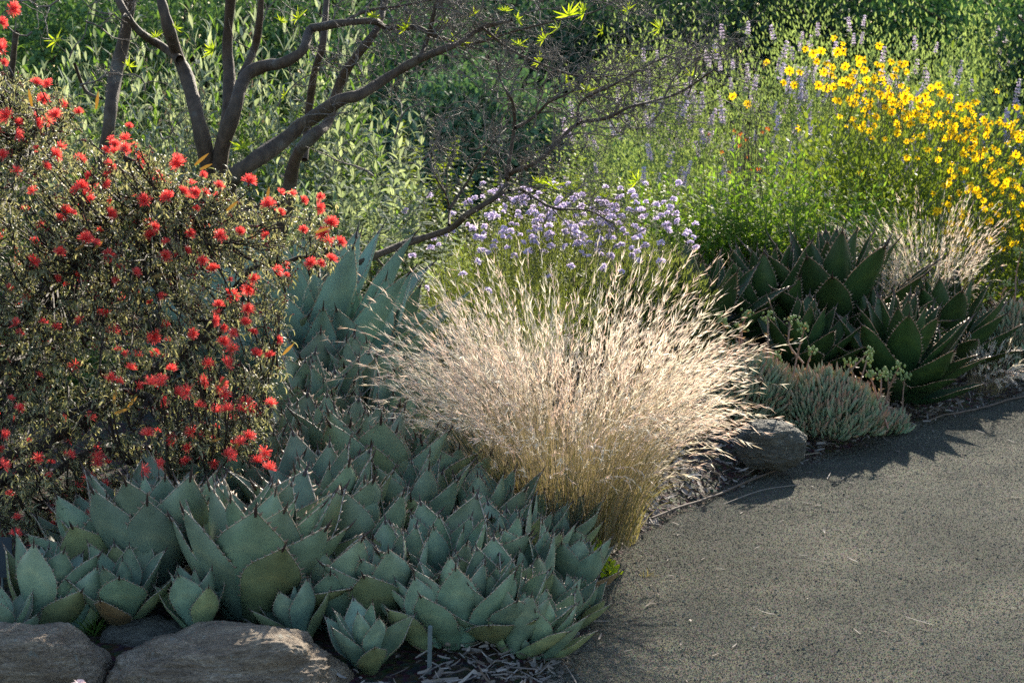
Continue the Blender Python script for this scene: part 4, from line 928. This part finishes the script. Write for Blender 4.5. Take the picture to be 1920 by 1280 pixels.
# ------------------------------------------------------------------ pink-tipped succulent mats
rng = np.random.default_rng(81)
GM = 'pink-tipped succulent mats along the path'
def finger(mb, P, D, L, r, rng):
    """plump pointed fingers, four-sided and tapered"""
    n = len(P); D = nrm(D); A = nrm(np.cross(D, rdir(n, rng))); B = np.cross(D, A); t = np.array([0, .35, .75, 1.0]); w_ = np.array([.55, 1, .85, .12])
    bend = rdir(n, rng) * .12; C = P[:, None] + D[:, None] * (L[:, None] * t)[..., None] + bend[:, None] * (L[:, None] * t ** 2)[..., None] + np.array([0, 0, 1]) * (L[:, None] * t ** 2 * .25)[..., None]
    th = np.arange(5) / 5 * 6.283
    v = C[:, :, None] + (r[:, None] * w_)[..., None, None] * (np.cos(th)[:, None] * A[:, None, None] + np.sin(th)[:, None] * B[:, None, None] * .6)
    f = np.array([(i * 5 + j, i * 5 + (j + 1) % 5, (i + 1) * 5 + (j + 1) % 5, (i + 1) * 5 + j) for i in range(3) for j in range(5)])[None] + (np.arange(n) * 20)[:, None, None]
    base = np.clip(rng.beta(1, 2.6, n), 0, 1)
    var = np.clip(base[:, None] * np.array([.3, .5, 1, 1.5]) + np.array([0, 0, .08, .3]), 0, 1)
    mb.add(v, q=f.reshape(-1, 4), var=np.repeat(var, 5, axis=1).reshape(-1))
def bud_stalk(h, rng):
    m2 = MB(); pts = np.array([(0, 0, 0), (rng.normal(0, .02), rng.normal(0, .02), h * .5), (rng.normal(0, .03), rng.normal(0, .03), h)])
    pts = smooth_path(pts); tube(m2, pts, np.linspace(.0045, .003, len(pts)), 5, rng.random(), 0)
    n_ = 9; u = rng.random(n_); P = np.stack([np.interp(u, np.linspace(0, 1, len(pts)), pts[:, i]) for i in range(3)], -1); leaves(m2, P, nrm(rdir(n_, rng) + [0, 0, .5]), rdir(n_, rng), .022, .008, var=rng.random(n_) * .5, mi=0)
    for j in range(16):
        c = pts[-1] + rng.normal(0, .014, 3) * [1, 1, .7]; r = rng.uniform(.004, .0075); tube(m2, [c - [0, 0, r], c - [0, 0, r * .3], c + [0, 0, r * .6], c + [0, 0, r]], [r * .3, r, r * .8, r * .1], 6, rng.random(), 1)
    return m2.mesh('flower_stalk', [M['pinkstem'], M['umbel']])
bs = [bud_stalk(h, rng) for h in (.14, .18, .22, .2, .16)]
for k, (px, py, rx, ry, rz, n, stalks, lab) in enumerate([
    (1530, 805, .29, .25, .22, 3000, [(1505, 605), (1525, 640), (1560, 690), (1620, 700), (1660, 690), (1480, 620), (1690, 750), (1650, 720), (1680, 770), (1612, 680)], 'domed succulent mat of pink-tipped fingers beside the grey path rock'),
    (1375, 770, .28, .28, .24, 2400, [(1390, 575), (1425, 605), (1350, 590), (1370, 610), (1330, 640), (1445, 660), (1300, 660)], 'succulent mat half covered by drooping straw seed heads'),
    (1905, 690, .3, .3, .30, 2200, [(1905, 480), (1880, 520), (1860, 560)], 'succulent mat beyond the last dark agave at the picture edge'),
    (1650, 810, .12, .1, .06, 420, [(1665, 770), (1700, 760)], 'small straggling succulent patch in front of the low dark agave')]):
    p = place(px, py); root = thing('succulent_mat', lab, 'succulent', p, GM); m2 = MB()
    d = rdir(n, rng); d[:, 2] = np.abs(d[:, 2]); lump = 1 + .10 * np.sin(d[:, 0] * 7 + k) * np.cos(d[:, 1] * 6)
    P = d * np.array([rx, ry, rz]) * (lump * rng.uniform(.72, .95, n))[:, None]
    finger(m2, P, nrm(d * .8 + np.array([0, 0, .55]) + rdir(n, rng) * .5), rng.uniform(.03, .058, n), rng.uniform(.006, .0095, n), rng); m2.build('foliage', M['finger'], root)
    for (x, y) in stalks:
        q = at(x, y, p[1] + rng.uniform(-.12, .1)) - p; h = rng.uniform(.14, .24)
        o = link('flower_stalk', bs[rng.integers(5)], root); o.location = (q[0] * .9, q[1], max(.02, q[2] - h)); o.rotation_euler = (rng.normal(0, .12), rng.normal(.12, .15), rng.random() * 6); o.scale = (1, 1, h / .18)

# ------------------------------------------------------------------ shaded background shrubs and trees
GH = 'dark shrubs in the shade at the back'
rng = np.random.default_rng(91)
HEDGE = [  # low tints put the backdrop's shade into the crown colour
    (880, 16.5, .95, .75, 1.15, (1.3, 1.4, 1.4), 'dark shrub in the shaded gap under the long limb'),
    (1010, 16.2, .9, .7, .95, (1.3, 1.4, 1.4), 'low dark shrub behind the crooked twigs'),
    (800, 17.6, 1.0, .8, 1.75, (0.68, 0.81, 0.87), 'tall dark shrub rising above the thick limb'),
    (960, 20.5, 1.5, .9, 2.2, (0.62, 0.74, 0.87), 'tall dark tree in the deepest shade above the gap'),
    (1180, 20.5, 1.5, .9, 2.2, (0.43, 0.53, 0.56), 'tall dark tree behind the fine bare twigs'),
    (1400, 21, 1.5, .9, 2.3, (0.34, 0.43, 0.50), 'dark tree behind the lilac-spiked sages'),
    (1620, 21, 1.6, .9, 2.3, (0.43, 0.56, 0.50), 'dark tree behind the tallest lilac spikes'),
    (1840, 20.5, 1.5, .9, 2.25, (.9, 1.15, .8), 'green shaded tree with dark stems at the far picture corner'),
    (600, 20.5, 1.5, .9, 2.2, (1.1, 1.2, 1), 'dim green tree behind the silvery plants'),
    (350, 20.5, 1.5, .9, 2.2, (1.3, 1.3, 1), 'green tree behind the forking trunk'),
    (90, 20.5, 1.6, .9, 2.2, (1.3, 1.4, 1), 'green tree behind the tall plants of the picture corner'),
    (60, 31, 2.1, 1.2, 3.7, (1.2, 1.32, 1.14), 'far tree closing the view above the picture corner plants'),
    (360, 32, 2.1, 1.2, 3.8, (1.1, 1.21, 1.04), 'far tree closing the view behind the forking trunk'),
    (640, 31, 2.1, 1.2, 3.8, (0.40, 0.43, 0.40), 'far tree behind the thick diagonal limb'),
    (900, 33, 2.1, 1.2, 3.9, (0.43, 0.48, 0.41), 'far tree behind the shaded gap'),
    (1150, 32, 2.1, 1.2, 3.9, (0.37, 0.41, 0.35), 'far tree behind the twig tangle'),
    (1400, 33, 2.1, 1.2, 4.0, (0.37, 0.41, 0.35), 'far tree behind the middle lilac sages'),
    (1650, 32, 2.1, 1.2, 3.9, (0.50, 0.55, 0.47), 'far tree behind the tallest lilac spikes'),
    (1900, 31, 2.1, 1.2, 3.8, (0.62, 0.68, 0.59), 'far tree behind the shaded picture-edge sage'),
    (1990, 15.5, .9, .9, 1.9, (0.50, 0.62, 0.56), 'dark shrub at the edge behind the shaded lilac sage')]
lvm = []
for k, (px, Y, rx, ry, H, tint, lab) in enumerate(HEDGE):
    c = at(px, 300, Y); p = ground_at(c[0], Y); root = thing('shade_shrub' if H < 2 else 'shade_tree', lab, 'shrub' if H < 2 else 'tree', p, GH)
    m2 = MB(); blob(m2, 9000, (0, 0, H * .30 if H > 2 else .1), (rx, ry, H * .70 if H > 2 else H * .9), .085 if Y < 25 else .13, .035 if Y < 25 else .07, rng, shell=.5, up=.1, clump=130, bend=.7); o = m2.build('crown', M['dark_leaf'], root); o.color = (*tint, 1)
    m2 = MB(); tube(m2, smooth_path([(0, 0, -.05), (.06, 0, H * .3), (-.03, .05, H * .62), (.05, 0, H * .9)]), np.linspace(.07, .015, 13), 8); 
    for j in range(5):
        a = rng.random() * 6.28; tube(m2, smooth_path([(0.03, 0, H * (.2 + .1 * j)), (rx * .35 * math.cos(a), ry * .35 * math.sin(a), H * (.35 + .1 * j)), (rx * .75 * math.cos(a), ry * .75 * math.sin(a), H * (.5 + .09 * j))]), np.linspace(.03, .008, 9), 6)
    m2.build('trunk', M['bark'], root)

# ------------------------------------------------------------------ little things
rng = np.random.default_rng(101)
p = place(1128, 1085); root = thing('green_weed', 'bright green weed tucked between the small agaves and the path', 'weed', p)
m2 = MB(); blob(m2, 420, (0, 0, 0), (.05, .06, .11), .017, .013, rng, shell=.4, up=.5, clump=26); m2.build('foliage', M['lime'], root)
for (px, py, lab) in [(1212, 1090, 'tiny grassy weed out on the gravel path'), (1800, 745, 'yellow-green weed at the far path edge below the dark agave'), (1478, 868, 'tiny weed at the path edge by the grey rock'), (175, 1190, 'tuft of thin green grass between the boulders')]:
    p = place(px, py); root = thing('grass_weed', lab, 'weed', p); m2 = MB(); n_ = 34; d = nrm(rdir(n_, rng) * [1, 1, .3] + [0, 0, .9]); big = 2.2 if px < 300 or px > 1700 else 1
    leaves(m2, rng.normal(0, .008, (n_, 3)) * [1, 1, 0], d, rdir(n_, rng), rng.uniform(.02, .05, n_) * big, .003, (.6, 1, .6, .1), rng.normal(.7, .3, n_), 0, rng.random(n_)); m2.build('foliage', M['grass_low'] if px != 175 else M['lush'], root)
p = place(805, 1262); st_ = MB(); tube(st_, [(0, 0, -.03), (0, 0, .06), (0, 0, .118), (0, 0, .122)], [.0075, .0075, .0075, .002], 4); o = st_.build('plant_stake', M['stake'], None, False); o.location = p; o.rotation_euler = (0, .03, .78); o['label'] = 'thin grey plant stake standing in the mulch before the agaves'; o['category'] = 'stake'
p = at(2, 1044, 5.2); root = thing('plant_sign', 'small dark blue plate on a stake at the picture edge by the agave pups', 'sign', (p[0], p[1], float(g(p[0], p[1]))))
h = p[2] - root.location.z
m2 = MB(); s = np.array([.03, .0015, .055]); m2.add(np.array([(x, y, z) for x in (-1, 1) for y in (-1, 1) for z in (-1, 1)]) * s + [0, 0, h], q=[(0, 1, 3, 2), (4, 6, 7, 5), (0, 4, 5, 1), (2, 3, 7, 6), (0, 2, 6, 4), (1, 5, 7, 3)]); m2.build('plate', M['signblue'], root, False)
m2 = MB(); tube(m2, [(0, .006, -.03), (0, .006, h)], .004, 5); m2.build('stake', M['stake'], root)
p = at(146, 1276, 4.3); root = thing('pink_flower', 'pale pink flower poking up in front of the brown boulder', 'flower', (p[0], p[1], float(g(p[0], p[1]))))
h = p[2] - root.location.z
m2 = MB(); n_ = 14; d = nrm(rdir(n_, rng) * [1, 1, .4] + [0, 0, .5]); leaves(m2, np.tile([0, 0, h - .012], (n_, 1)), d, -d + [0, 0, 1.5], .019, .014, (.4, 1, 1, .6), .4, .2, rng.random(n_)); m2.build('blossom', M['pink'], root)
m2 = MB(); tube(m2, [(0, 0, -.02), (.004, 0, h * .5), (0, 0, h - .01)], .0018, 5); m2.build('stem', M['stem'], root)
for k, (a, b, lab) in enumerate([((1225, 972), (1455, 882), 'thin weathered edging strip beside the straw grass'), ((1740, 787), (1925, 742), 'thin weathered edging strip at the far bend of the path')]):
    pts = []
    for u in np.linspace(0, 1, 12):
        q = at(a[0] + (b[0] - a[0]) * u, a[1] + (b[1] - a[1]) * u, 7); d = q - CAM; q = CAM + d * (-(CAM_H - .012) / d[2]); pts.append(q + [0, 0, .004 * math.sin(u * 9)])
    pts = np.array(pts); c = pts.mean(0); m2 = MB(); tube(m2, pts - c + RNG.normal(0, .004, pts.shape) * [1, 1, .2], .0042, 6); o = m2.build('edging_strip', M['edging']); o.location = c; o['label'] = lab; o['category'] = 'edging'; o['group'] = 'edging strips'
for k, (pl, lab) in enumerate([([(1055, 1240), (1075, 1270), (1090, 1300)], 'pale dry stick lying on the gravel at the foot of the agaves'), ([(1355, 945), (1430, 918), (1500, 908)], 'thin twig lying on the shaded path')]):
    pts = []
    for (x, y) in pl: q = at(x, y, 6); d = q - CAM; pts.append(CAM + d * (-(CAM_H - .01) / d[2]))
    pts = smooth_path(pts); c = pts.mean(0); m2 = MB(); tube(m2, pts - c, .0018, 5); o = m2.build('dry_stick', M['chip']); o.location = c; o['label'] = lab; o['category'] = 'stick'
